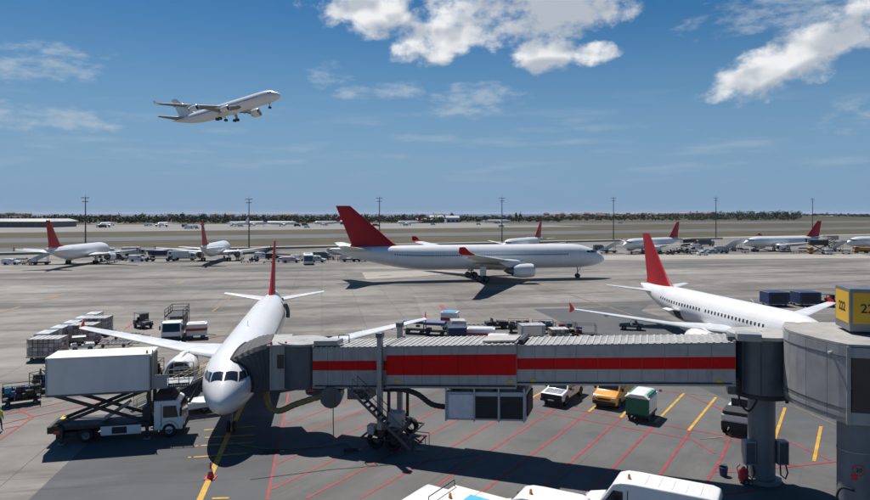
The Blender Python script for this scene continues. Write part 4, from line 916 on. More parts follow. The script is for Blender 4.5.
def truck(label, loc, rz, cab=M_white, body=M_boxw, L=7.5, H=3.2, kind='box', group=None, name='box_truck', cat='truck'):
    r = thing(name, label, cat, loc, rz, group); f = L/2; W = 2.4
    MB().box((-.3, 0, .72), (L-.8, 1.1, .26)).build('chassis', M_dark, r)
    cb = Shell([(f-1.75, .55), (f-.03, .5), (f, 1.25), (f-.25, 2.35), (f-.5, 2.5), (f-1.75, 2.5)], 2.3, 1.0, .06); c = cb.body('cab', cab, r, .06)
    cb.front((f, 1.25), (f-.25, 2.35), 'windscreen', M_glass, c, .14, .05, .92); cb.side([(f-.3, 1.35), (f-1.3, 1.35), (f-1.3, 2.2), (f-.42, 2.2)], 'side_window', M_glass, c)
    MB().box((f+.02, 0, .62), (.1, 2.2, .3)).build('bumper', M_rub, c, bevel=.03)
    for s in (1, -1): MB().box((f, s*.9, .86), (.06, .3, .18)).build('headlight', M_lamp, c); MB().box((f-.15, s*1.3, 1.8), (.12, .16, .5)).build('mirror', M_rub, c)
    if kind == 'box':
        MB().b2(-f, f-1.9, -W/2, W/2, .98, H).build('cargo_box', body, r, bevel=.03)
        MB().b2(-f-.012, -f, -W/2+.1, W/2-.1, 1.05, H-.1).build('rear_door', M_silver, r)
    elif kind == 'tank':
        MB().lathe([(-f, .3), (-f+.1, .95), (-f+.25, 1.05), (f-2.3, 1.05), (f-2.15, .95), (f-2.05, .3)], (0, 0, 2.0), 'x', 18, cap=True).build('tank', body, r, True)
        MB().box((-.8, 0, 3.08), (L-3.2, .5, .06)).build('walkway', M_steel, r)
    elif kind == 'servicer':
        # hydrant servicer: reels, pipework and a raised mesh platform behind the cab
        MB().b2(-f, f-1.85, -1.1, 1.1, .9, 1.15).build('deck', M_steel, r)
        for x in (-f+1.0, -f+2.4): MB().lathe([(-.9, .2), (-.9, .75), (-.8, .75), (-.8, .5), (.8, .5), (.8, .75), (.9, .75), (.9, .2)], (x, 0, 2.0), 'y', 16).build('hose_reel', M_beige, r)
        b = MB()
        for x in (-f+.1, -f+1.5, -f+2.9, f-1.95):
            for y in (-1.05, 1.05): b.bar((x, y, 1.1), (x, y, 3.7), .07)
        for z in (2.9, 3.3, 3.7):
            for y in (-1.05, 1.05): b.bar((-f+.1, y, z), (f-1.95, y, z), .06)
            b.bar((-f+.1, -1.05, z), (-f+.1, 1.05, z), .06)
        b.build('platform_rail', M_dark, r); MB().b2(-f+.1, f-1.95, -1.05, 1.05, 2.8, 2.88).build('platform', M_dark, r)
        for k in range(6): MB().tube([(-f+.5+k*.5, -.8+k*.3, 1.1), (-f+.5+k*.5, -.8+k*.3, 2.8)], .09, 8).build('pipe', M_beige, r)
    elif kind == 'highlift':
        MB().b2(-f+.2, f-.4, -W/2, W/2, 3.4, 5.4).build('cargo_box', body, r, bevel=.03)
        for s in (-.8, .8): MB().bar((-f+.6, s, .9), (f-1.6, s, 3.35), .16, .2).build('lift_arm', M_dark, r); MB().bar((-f+.6, s, 3.35), (f-1.9, s, .9), .16, .2).build('lift_arm', M_dark, r)
    wheels4(r, (f-1.0, -f+1.5), 1.0, .46, .32)
    return r
def stairs_truck(label, loc, rz, h=3.4, group=None, paint=M_white):
    r = thing('passenger_stairs', label, 'stairs', loc, rz, group)
    MB().b2(-2.6, 2.2, -.9, .9, .45, .85).build('chassis', M_dark, r); MB().b2(-2.6, -1.3, -.95, .95, .85, 1.9).build('cab', paint, r, bevel=.05)
    MB().b2(-2.63, -2.60, -.75, .75, 1.3, 1.8).build('windscreen', M_glass, r)
    for s in (-1, 1):
        MB().bar((-3.4, s*.75, .5), (2.0, s*.75, h), .08, .3).build('stringer', M_silver, r)
        MB().loft([[(-3.4, s*.8, .6), (2.0, s*.8, h+.1), (3.4, s*.8, h+.1), (3.4, s*.8, h+1.1), (2.0, s*.8, h+1.1), (-3.4, s*.8, 1.6)], [(-3.4, s*.84, .6), (2.0, s*.84, h+.1), (3.4, s*.84, h+.1), (3.4, s*.84, h+1.1), (2.0, s*.84, h+1.1), (-3.4, s*.84, 1.6)]]).build('side_screen', M_silver, r)
        MB().bar((1.6, s*.7, .85), (1.6, s*.7, h-.2), .12).build('lift_leg', M_steel, r)
    MB().b2(2.0, 3.4, -.85, .85, h-.06, h).build('landing', M_steel, r)
    for k in range(14): MB().box((-3.2+k*.385, 0, .62+k*(h-.6)/14), (.3, 1.5, .05)).build('tread', M_steel, r)
    wheels4(r, (1.3, -1.8), .8, .36, .24)
def tug(label, loc, rz, paint=M_white, canopy=True, group=None, name='baggage_tractor'):
    r = thing(name, label, 'tractor', loc, rz, group)
    Shell([(-1.5, .4), (1.45, .4), (1.5, .95), (.2, 1.05), (.1, .7), (-.7, .7), (-.75, 1.0), (-1.5, .95)], 1.4, .6, .04).body('body', paint, r, .05)
    MB().b2(-.65, -.15, -.5, .5, .7, .95).b2(-.72, -.6, -.5, .5, .95, 1.4).build('seat', M_rub, r); MB().box((1.52, 0, .55), (.08, 1.36, .25)).build('bumper', M_rub, r); MB().tube([(.15, 0, .9), (-.05, 0, 1.2)], .03, 6).build('steering_column', M_dark, r)
    for s in (-1, 1): MB().box((1.5, s*.5, .8), (.04, .2, .12)).build('headlight', M_lamp, r)
    if canopy:
        b = MB()
        for x in (.3, -1.2):
            for y in (-.62, .62): b.bar((x, y, .95), (x, y, 1.95), .05)
        b.build('canopy_frame', M_dark, r); MB().box((-.45, 0, 1.98), (1.75, 1.4, .07)).build('canopy', paint, r, bevel=.03); MB().add([(.33, -.58, 1.1), (.33, .58, 1.1), (.31, .58, 1.9), (.31, -.58, 1.9)], [(0, 1, 2, 3)]).build('windscreen', M_glass, r)
    wheels4(r, (.95, -.95), .6, .32, .24); MB().box((-1.6, 0, .45), (.25, .12, .1)).build('tow_hitch', M_dark, r)
    return r
rnd = random.Random(5)
BAGN = ['black', 'blue', 'red', 'teal', 'grey', 'brown']
def bag_pile(cart_o, label, L, W, z, n, seed, hmax=.9):
    q = random.Random(seed); M = Matrix.Translation(cart_o.location) @ Matrix.Rotation(cart_o.rotation_euler.z, 4, 'Z'); pr = {}
    for k in range(n):
        s = (q.uniform(.35, .7), q.uniform(.28, .45), q.uniform(.22, .5)); zz = z+q.choice([0, .3, .6])*hmax; ci = q.choices(range(6), (9, 3, 1.2, 1.6, 3, 2))[0]
        p = M @ Vector((q.uniform(-L/2+.3, L/2-.3), q.uniform(-W/2+.22, W/2-.22), zz))
        o = MB().box((0, 0, s[2]/2), s).box((0, 0, s[2]+.02), (.16, .03, .04)).build('suitcase', BAGS[ci], None, bevel=.04)
        o.location = p; o.rotation_euler = (0, 0, cart_o.rotation_euler.z+q.uniform(-.4, .4))
        tag(o, BAGN[ci]+' suitcase loaded on the '+' '.join(label.split()[:10]), 'suitcase', BAGN[ci]+' suitcases on the '+' '.join(label.split()[:10]))
def cart(label, loc, rz, cover=None, bags=0, seed=1, group=None, L=2.7, W=1.45):
    r = thing('baggage_cart', label, 'cart', loc, rz, group)
    MB().b2(-L/2, L/2, -W/2, W/2, .42, .52).build('deck', M_dark, r); wheels4(r, (L/2-.4, -L/2+.4), W/2-.15, .2, .12); MB().bar((L/2, 0, .4), (L/2+.8, 0, .35), .07).build('drawbar', M_dark, r)
    b = MB()
    for x in (-L/2+.03, L/2-.03):
        for y in (-W/2+.03, W/2-.03): b.bar((x, y, .5), (x, y, 1.65), .05)
        for z in (.9, 1.3, 1.62): b.bar((x, -W/2+.03, z), (x, W/2-.03, z), .04)
    for y in (-W/2+.03, W/2-.03): b.bar((-L/2, y, 1.64), (L/2, y, 1.64), .04)
    b.build('frame', M_dark, r)
    if cover is not None:
        MB().loft([[(-L/2-.03, -W/2-.03, 1.3), (-L/2-.03, -W/2-.03, 1.62), (-L/2-.03, 0, 1.82), (-L/2-.03, W/2+.03, 1.62), (-L/2-.03, W/2+.03, 1.3)], [(L/2+.03, -W/2-.03, 1.3), (L/2+.03, -W/2-.03, 1.62), (L/2+.03, 0, 1.82), (L/2+.03, W/2+.03, 1.62), (L/2+.03, W/2+.03, 1.3)]]).build('rain_cover', cover, r)
    if bags: bag_pile(r, label, L, W, .52, bags, seed)
    return r
def dolly(label, loc, rz, L=3.3, W=2.0, group=None, z=.5):
    r = thing('cargo_dolly', label, 'dolly', loc, rz, group)
    b = MB().b2(-L/2, L/2, -W/2, -W/2+.12, z-.12, z).b2(-L/2, L/2, W/2-.12, W/2, z-.12, z).b2(-L/2, -L/2+.12, -W/2+.12, W/2-.12, z-.12, z).b2(L/2-.12, L/2, -W/2+.12, W/2-.12, z-.12, z); b.build('frame', M_steel, r)
    for k in range(7): x = -L/2+.3+k*(L-.6)/6; MB().tube([(x, -W/2+.12, z-.05), (x, W/2-.12, z-.05)], .05, 8).build('roller', M_steel, r)
    wheels4(r, (L/2-.5, -L/2+.5), W/2-.25, .19, .12); MB().bar((L/2, 0, .35), (L/2+1.0, 0, .3), .08).build('drawbar', M_dark, r)
    return r
def container(label, loc, rz, m, L=1.55, W=3.2, H=1.62, group=None, half_open=False):
    r = thing('air_freight_container', label, 'container', loc, rz, group)
    pr = [(-W/2+.45, 0), (W/2-.05, 0), (W/2, .05), (W/2, H), (-W/2, H), (-W/2, .5)]
    MB().loft([[(-L/2, y, z) for y, z in pr], [(L/2, y, z) for y, z in pr]]).build('shell', m, r, bevel=.02)
    for x in (-L/2, L/2): MB().box((x, .12, H*.55), (.03, W*.76, H*.72)).build('panel', {'silver_container': M_alu, 'blue_equipment_paint': M_dark}.get(m.name, M_silver), r)
    for y in (-W/2+.02, W/2-.02): MB().bar((-L/2-.02, y, H), (L/2+.02, y, H), .07).build('edge_rail', M_alu, r)
    if half_open: MB().box((0, -W/2-.01, H*.62), (L*.85, .03, H*.5)).build('curtain', M_dark, r)
    return r
def pallet(label, loc, rz, L, W, H, seed=1, m=None, group=None):
    """netted load of cartons: every carton is a box of its own size in one load"""
    r = thing('netted_pallet', label, 'cargo pallet', loc, rz, group); q = random.Random(seed)
    MB().b2(-L/2-.05, L/2+.05, -W/2-.05, W/2+.05, 0, .05).build('base_sheet', M_alu, r)
    nx, ny, nz = int(L/.52), int(W/.5), int(H/.42); ms = [m or M_carton, M_film, mat('pink_carton', (.40, .30, .28), .7), mat('dark_carton', (.16, .14, .14), .7)]
    boxes = [MB() for _ in ms]
    for i in range(nx):
        for j in range(ny):
            for k in range(nz):
                if 0 < i < nx-1 and 0 < j < ny-1 and k < nz-1: continue
                dx, dy, dz = L/nx, W/ny, H/nz; e = q.uniform(.0, .05)
                boxes[q.choices(range(4), (5, 3, 3, 1))[0]].box((-L/2+(i+.5)*dx+q.uniform(-.015, .015), -W/2+(j+.5)*dy+q.uniform(-.015, .015), .05+(k+.5)*dz), (dx-.03-e, dy-.03-e, dz-.02-e))
    for bx, mm in zip(boxes, ms):
        if bx.v: stuff(bx.build('cartons', mm, r))
    MB().b2(-L/2+.02, L/2-.02, -W/2+.02, W/2-.02, H+.045, H+.07).build('cover_sheet', M_film, r)
    b = MB()
    for i in range(nx+1):
        x = -L/2+i*L/nx
        for y in (-W/2-.02, W/2+.02): b.bar((x, y, .05), (x, y, H+.08), .022)
        b.bar((x, -W/2, H+.085), (x, W/2, H+.085), .022)
    for k in range(1, nz+1):
        for y in (-W/2-.025, W/2+.025): b.bar((-L/2, y, .05+k*H/nz), (L/2, y, .05+k*H/nz), .02)
        for x in (-L/2-.025, L/2+.025): b.bar((x, -W/2, .05+k*H/nz), (x, W/2, .05+k*H/nz), .02)
    b.build('cargo_net', mat('net_webbing', (.17, .15, .14), .8), r)
    return r
def belt_loader(label, loc, rz, ang=.35, paint=M_white):
    r = thing('belt_loader', label, 'belt loader', loc, rz)
    Shell([(-2.6, .4), (2.4, .4), (2.4, .8), (.2, .85), (-.1, 1.1), (-2.6, 1.1)], 1.9, .6, .02).body('chassis', paint, r, .05)
    wheels4(r, (1.7, -1.8), .8, .36, .25); MB().b2(-2.2, -1.7, .2, .7, 1.1, 1.35).b2(-2.25, -2.15, .2, .7, 1.35, 1.8).build('driver_seat', M_rub, r)
    c, s = math.cos(ang), math.sin(ang); a = Vector((-3.6, -.35, .95)); b_ = a+Vector((c, 0, s))*8.2
    MB().bar(tuple(a), tuple(b_), .95, .22).build('conveyor_beam', M_silver, r)
    MB().bar(tuple(a+Vector((-s, 0, c))*.13), tuple(b_+Vector((-s, 0, c))*.13), .7, .03).build('conveyor_belt', M_rub, r)
    for y in (-.87, .17):
        bb = MB()
        for f in (.05, .25, .45, .65, .85): p = a.lerp(b_, f); p.y = y; bb.bar(tuple(p), tuple(p+Vector((0, 0, .8))), .04)
        p, q = a.lerp(b_, .05), a.lerp(b_, .85); bb.bar((p.x, y, p.z+.8), (q.x, y, q.z+.8), .045); bb.build('handrail', M_yhand, r)
    MB().bar((.6, -.35, .8), tuple(a.lerp(b_, .72)), .14, .2).build('lift_arm', M_dark, r)
    return r
def gpu(label, loc, rz, top=M_blue, stripe=M_rpaint, H=2.1, L=2.6):
    r = thing('ground_power_unit', label, 'power unit', loc, rz)
    MB().b2(-L/2, L/2, -.9, .9, .45, H).build('cabinet', M_white, r, bevel=.05); MB().b2(-L/2-.01, L/2+.01, -.915, .915, H*.55, H*.72).build('stripe', stripe, r)
    MB().b2(-L/2+.2, L/2-.3, -.7, .7, H, H+.08).build('top_cover', top, r); wheels4(r, (L/2-.5, -L/2+.5), .75, .28, .18); MB().bar((L/2, 0, .4), (L/2+1.0, 0, .3), .08).build('drawbar', M_dark, r)

PK = math.atan2(-.844, -.536); PD = Vector((.536, .844))
pickup('silver-white pickup truck parked under the bridge beside the yellow van', (10.75, 55.1, .015), PK, M_white)
van('orange-yellow van parked between the pickup and the green trailer', (14.75, 54.3, .015), PK, M_yel, 5.2, 2.3, 1.95, bea=False, glazed=True)
t = thing('covered_trailer', 'small green covered trailer with a white top beside the yellow van', 'trailer', (15.7, 50.1, .015), PK)
Shell([(-1.25, .5), (1.25, .5), (1.25, 1.75), (.9, 2.0), (-.9, 2.0), (-1.25, 1.75)], 1.7, .6, .02).body('canvas_body', M_green, t, .05)
MB().loft([[(-1.3, -.9, 1.74), (-1.3, -.5, 2.0), (-1.3, .5, 2.0), (-1.3, .9, 1.74)], [(-1.3+.3, -.9, 1.80), (-.9, -.5, 2.06), (-.9, .5, 2.06), (-1.0, .9, 1.80)], [(1.0, -.9, 1.80), (.9, -.5, 2.06), (.9, .5, 2.06), (1.0, .9, 1.80)], [(1.3, -.9, 1.74), (1.3, -.5, 2.0), (1.3, .5, 2.0), (1.3, .9, 1.74)]]).build('white_top', M_white, t)
MB().b2(-1.25, 1.25, -.85, .85, .38, .5).build('chassis', M_dark, t); wheels4(t, (.7, -.7), .72, .24, .16); MB().bar((1.25, 0, .42), (2.0, 0, .38), .08).build('drawbar', M_dark, t); MB().b2(-1.1, 1.1, -.868, -.858, .62, 1.7).b2(-1.1, 1.1, .858, .868, .62, 1.7).build('side_flap', M_white, t)
tr = tug('white and black aircraft tractor parked behind the rotunda pillar', (22.0, 47.6, .015), PK, M_white, False, name='aircraft_tractor'); tr.scale = (1.35, 1.35, 1.35)
MB().box((.9, 0, 1.13), (1.2, 1.25, .2)).build('engine_cover', M_rub, tr, bevel=.04); MB().box((1.53, 0, .90), (.06, 1.36, .26)).build('nose_panel', M_white, tr)
VH = math.atan2(.48, -.88)
van('tall white panel van with ribbed roof parked under the rotunda', (10.35, 32.0, .015), VH, M_white, 6.5, 2.55, 2.05, ribs=True)
van('lower white van parked between the ribbed van and the cream box truck', (4.75, 31.4, .015), VH, M_white, 5.0, 2.22, 1.95)
t = truck('cream-roofed service truck with a blue roof hatch and amber beacon', (1.2, 29.4, .015), math.atan2(.545, -.84), M_white, M_boxw, 6.0, 2.65, name='service_truck')
MB().b2(-3.0, -.3, -1.22, 1.22, 2.652, 2.71).build('roof_panel', M_cream, t); MB().b2(-.26, 1.08, -1.22, 1.22, 2.652, 2.71).build('roof_panel', M_cream, t)
MB().b2(-1.2, -.1, -.6, .5, 2.712, 2.76).build('roof_hatch', M_lblue, t); beacon(t, .55, .1, 2.71); MB().tube([(1.05, -1.1, 2.7), (1.05, -1.1, 3.0), (1.05, 1.1, 3.0), (1.05, 1.1, 2.7)], .025, 6).build('roof_rail', M_dark, t)

# catering truck with raised body
ct = thing('catering_truck', 'white catering truck with its long box body raised on a scissor lift', 'truck', (-21.75, 46.1, .02), .215)
MB().b2(-4.1, 3.6, -.55, .55, .62, .92).build('chassis', M_dark, ct); MB().b2(-4.3, 2.0, -1.2, 1.2, .95, 1.18).build('subframe', M_dark, ct)
MB().b2(-1.2, 1.35, -1.22, -1.15, .42, 1.02).build('side_skirt', M_white, ct); MB().b2(-.5, .45, -1.235, -1.22, .5, .95).build('skirt_grille', M_dark, ct)
MB().b2(-4.0, -2.7, -1.1, 1.1, .35, .75).build('rear_locker', M_dark, ct); MB().b2(-4.5, -4.1, -1.2, 1.2, .75, 1.2).build('rear_step', M_dark, ct)
cb = Shell([(2.15, .5), (4.05, .5), (4.1, 1.2), (3.85, 2.35), (3.65, 2.5), (2.15, 2.5)], 2.3, 1.0, .06); c = cb.body('cab', M_white, ct, .07)
cb.front((4.1, 1.2), (3.85, 2.35), 'windscreen', M_glass, c, .12, .05, .93); cb.side([(3.75, 1.35), (2.75, 1.35), (2.75, 2.15), (3.6, 2.15)], 'side_window', M_glass, c); cb.side([(2.62, .75), (2.66, .75), (2.66, 2.3), (2.62, 2.3)], 'door_seam', M_rub, c)
Shell([(2.2, 2.52), (3.6, 2.52), (3.2, 2.95), (2.3, 3.05)], 2.1, 2.5, .08).body('wind_deflector', M_rub, c, .05); MB().box((4.1, 0, .6), (.12, 2.25, .36)).build('bumper', M_rub, c, bevel=.04)
for s in (1, -1): MB().box((4.1, s*.85, .9), (.06, .36, .2)).build('headlight', M_lamp, c); MB().box((3.95, s*1.32, 1.75), (.14, .18, .6)).build('mirror', M_rub, c, bevel=.03)
for x in (3.15, -2.15):
    for s in (1, -1): wheel(ct, x, s*1.0, .48, .34)
for x in (-3.6, 1.75):
    for s in (1, -1):
        MB().b2(x-.1, x+.1, s*1.25-.1, s*1.25+.1, .1, 1.15).build('outrigger', M_dark, ct); MB().b2(x-.22, x+.22, s*1.25-.2, s*1.25+.2, .03, .1).build('outrigger_foot', M_steel, ct)
MB().lathe([(-.55, .02), (-.55, .27), (.55, .27), (.55, .02)], (-1.85+.95, 1.0, .62), 'x', 14).build('air_tank', M_dark, ct)
for x in (3.15, -2.15):
    for s in (1, -1): MB().loft([[(x+.62*math.cos(a), s*1.0-.2, .5+.62*math.sin(a)) for a in [PI*k/8 for k in range(9)]], [(x+.62*math.cos(a), s*1.0+.2, .5+.62*math.sin(a)) for a in [PI*k/8 for k in range(9)]]], cap=False, closed=False).build('mudguard', M_rub, ct)
for k in range(4): MB().tube(smooth_pts([Vector((-3.6+k*.9, -1.0, 1.2)), Vector((-3.3+k*.9, -1.12, .95)), Vector((-2.9+k*.9, -1.05, 1.15))]), .03, 6).build('hydraulic_hose', M_rub, ct, True)
MB().b2(-4.1, -3.7, -1.24, -1.2, .7, .95).build('rear_lamp', M_rlamp, ct); MB().b2(1.4, 1.72, -1.1, .9, 1.2, 2.1).build('hydraulic_pack', M_dark, ct, bevel=.04)
lb = MB().b2(-4.55, 1.95, -1.25, 1.25, 3.32, 5.76).build('box_body', M_boxw, ct, bevel=.05)
MB().b2(-4.6, 2.0, -1.29, 1.29, 5.76, 5.84).build('box_roof', mat('box_roof_white', (.80, .78, .74), .5, 0, .05, .8), lb, bevel=.02); MB().b2(-4.58, 1.98, -1.285, 1.285, 3.22, 3.32).build('box_sill', M_grey2, lb)
MB().b2(1.955, 2.0, -1.1, 1.1, 3.45, 5.6).build('front_shutter', M_dark, lb)
for x in (-4.53, 1.93): MB().b2(x-.05, x+.05, -1.285, -1.255, 3.34, 5.72).build('corner_trim', M_grey, lb)
for y in (-.85, .85):
    for (a, b_) in (((-4.1, 1.2), (1.55, 3.25)), ((-4.1, 3.25), (1.55, 1.2))): MB().bar((a[0], y+(0 if a[1] < 2 else -.14), a[1]), (b_[0], y+(0 if a[1] < 2 else -.14), b_[1]), .12, .22).build('scissor_arm', M_dark, ct)
    MB().bar((-1.3, y*.4, 1.2), (.4, y*.4, 2.3), .18).build('lift_ram', M_steel, ct)
for y in (-1.0, 1.0): MB().b2(1.72, 1.95, y-.12, y+.12, 1.1, 3.4).build('mast_post', M_dark, ct)
MB().b2(-4.2, -3.9, -1.1, 1.1, 1.2, 1.3).build('lift_roller', M_yhand, ct)
pf = MB().b2(2.0, 4.5, -1.15, 1.15, 3.42, 3.56).build('platform', M_steel, ct); MB().b2(2.05, 3.05, -1.19, -1.15, 3.4, 4.35).build('platform_screen', M_grey, pf); MB().b2(3.1, 4.5, -1.18, -1.15, 3.42, 3.72).build('name_board', M_dark, pf)
q = random.Random(3)
for k in range(9):
    x = 3.2+k*.14; MB().b2(x, x+.09, -1.187, -1.18, 3.50, 3.50+q.choice([.10, .10, .15])).build('white_letter', M_wtext, pf)
for y in (-1.1, 1.1):
    b = MB()
    for x in (3.1, 3.8, 4.45): b.bar((x, y, 3.56), (x, y, 4.65), .05)
    for z in (3.95, 4.3, 4.65): b.bar((3.1, y, z), (4.45, y, z), .045)
    b.build('platform_rail', M_steel, pf)
MB().bar((2.1, -1.2, 3.5), (2.1, -1.2, 6.1), .07).build('rail_mast', M_steel, lb); beacon(lb, 1.7, -1.0, 5.84)

belt_loader('white belt loader raised to the forward hold behind the catering truck', (-19.8, 51.0, .02), .62, .33)
# carts behind the truck, under the wing
cart('dark baggage cart under the airliner wing by the catering box', (-26.6, 62.0, .015), 1.7, None, 9, 11); cart('baggage cart of dark bags beside the airliner engine', (-24.4, 64.6, .015), 1.6, M_blue, 6, 12)
# left: baggage carts, freight row
cart('open baggage cart heaped with dark suitcases behind the catering truck', (-33.6, 53.6, .015), .55, None, 26, 21); cart('baggage cart with coloured suitcases next to a hi-vis worker', (-33.9, 57.9, .015), .9, None, 24, 22)
dolly('empty grey dolly between the luggage carts and the netted pallets', (-36.9, 65.5, .015), .7)
RA = math.atan2(.987, -.158)
for i in range(5):
    D = 73.8+i*3.5; X = -43.5-.14*(i*3.5)
    lab = ('freight container heading the row beside the near netted pallet', 'freight container second in the row from the near netted pallet', 'freight container in the middle of the row of five', 'freight container last but one in the row of five', 'freight container at the far end of the row of five')[i]
    dolly('dolly under the silver '+lab, (X, D, .015), RA, 3.0, 1.75, group='dollies of the freight row')
    container('silver '+lab, (X, D, .52), RA+PI/2, M_silver, 1.5, 2.9, 1.75, group='silver containers in the freight row')
for i, (X, D, L, W, H, lab) in enumerate(((-41.2, 70.2, 3.2, 2.3, 1.75, 'netted carton pallet nearest the luggage carts'), (-41.9, 78.9, 2.9, 2.4, 1.75, 'netted carton pallet beside the container row behind the white tractor'), (-43.0, 84.3, 2.6, 2.4, 1.7, 'netted carton pallet at the far end of the container row'))):
    dolly(('dolly under the netted pallet nearest the luggage carts', 'dolly under the netted pallet behind the white tractor', 'dolly under the netted pallet at the far row end')[i], (X, D, .015), .1, 3.4, 2.4); pallet(lab, (X, D, .52), .1, L, W, H, 30+i)
tug('white tractor between the two netted carton pallets', (-40.0, 74.8, .015), .5, M_white).scale = (.8, .8, .8)
dolly('empty flat dolly near the airliner wingtip', (-37.3, 77.0, .015), .1); dolly('empty flat dolly behind another by the airliner wingtip', (-38.2, 82.0, .015), .1)
tug('dark tractor with a tall mast beyond the airliner wing', (-39.7, 89.6, .015), -.7, M_grey2, True)
truck('white fuel hydrant servicer truck behind the airliner wing', (-32.4, 82.5, .015), -1.35, M_white, M_beige, 7.4, 3, 'servicer', name='fuel_servicer')
gpu('white and red ground power unit beside the fuel servicer', (-29.6, 82.0, .015), .3, M_cream, M_rpaint, 1.9, 2.4)
# centre: carts and containers beyond the bridge
cart('baggage cart under a blue cover beyond the bridge roof posts', (-2.6, 85.5, .015), -.25, M_blue, 3, 41); cart('baggage cart with a dark blue cover by the wingtip', (0.0, 84.3, .015), -.25, BAGS[1], 3, 42)
gpu('white power unit with red stripe and blue top among the carts', (2.0, 88.0, .015), -.2, M_lblue, M_rpaint, 2.4, 2.2)
container('grey-beige box container among the carts beyond the bridge', (2.9, 83.2, .5), .1, M_beige, 1.8, 2.2, 1.6); dolly('dolly under the grey-beige box container', (2.9, 83.2, .015), .1, 2.6, 2.0)
dolly('empty roller dolly beyond the beige container', (5.6, 88.5, .015), .1, 4.2, 2.0); tug('dark tractor hitched beyond the empty roller dolly', (8.3, 89.0, .015), .2, M_dark, False)
container('navy blue container low behind the bridge roof', (2.6, 79.6, .5), .1, M_blue, 2.2, 2.0, 1.4); dolly('dolly under the navy blue container', (2.6, 79.6, .015), .1, 2.6, 2.0)
gpu('long low white unit with red sides behind the bridge roof', (5.6, 80.0, .015), -.1, M_white, M_rpaint, 1.6, 3.4); gpu('small white unit half hidden by the bridge roof', (7.4, 77.0, .015), -.1, M_white, M_beige, 1.3, 2.4)
cart('blue-ended baggage cart heaped with coloured bags', (10.9, 86.0, .015), -.1, None, 24, 43); cart('baggage cart of red and black bags in the long cart train', (14.0, 85.5, .015), -.1, None, 22, 44)
container('pale blue-grey container by the luggage carts', (11.8, 80.6, .5), 1.67, M_silver, 2.0, 3.0, 1.5); dolly('dolly under the pale blue-grey container', (11.8, 80.6, .015), .1, 3.2, 2.1)
pallet('round-topped white load beside the last luggage cart', (15.1, 80.6, .52), .1, 2.2, 1.8, .9, 55, M_film); dolly('dolly under the round-topped white load', (15.1, 80.6, .015), .1, 2.6, 2.0)
cart('last baggage cart of the train with dark and pink bags', (16.6, 83.6, .015), -.1, None, 18, 45); cart('empty dark baggage cart beyond the round white load', (18.8, 82.6, .015), -.1, None, 3, 46)
tg = tug('low dark tractor with a seated driver near the red wingtip', (26.2, 88.0, .015), 2.9, M_grey2, False)
for x, lab in ((57.2, 'blue freight container with open side nearest the airliner tail'), (62.4, 'blue freight container with grey side next to the wingtip')):
    container(lab, (x, 111, .5), 1.6, M_blue, 3.0, 3.6, 1.9, half_open=True); dolly('dolly under the '+lab, (x, 111, .015), .1, 3.6, 2.6)
dolly('empty dolly between the two blue freight containers', (59.8, 113.5, .015), .1); tug('dark tractor at the end of the blue containers', (66.0, 110.0, .015), .1, M_dark)

# ------------------------------------------------------------------ people
def person_mat(name, shirt, trouser):
    if name in MATS: return MATS[name]
    m = bpy.data.materials.new(name); m.use_nodes = True; MATS[name] = m; N = NT(m.node_tree); b = m.node_tree.nodes['Principled BSDF']
    tc = N.n('ShaderNodeTexCoord').outputs['Object']; p = N.sep(tc); ax = N.m('ABSOLUTE', p[1])
    c = N.mix(N.m('GREATER_THAN', p[2], .93), trouser, shirt); c = N.mix(N.m('GREATER_THAN', p[2], 1.47), c, (.42, .27, .19)); c = N.mix(N.m('GREATER_THAN', p[2], 1.66), c, (.03, .022, .018))
    c = N.mix(N.m('LESS_THAN', p[2], .09), c, (.02, .02, .02)); hand = N.m('MULTIPLY', N.m('GREATER_THAN', ax, .235), N.m('LESS_THAN', p[2], .86)); c = N.mix(hand, c, (.42, .27, .19))
    m.node_tree.links.new(c, b.inputs['Base Color']); b.inputs['Roughness'].default_value = .75
    return m
_pm = {}
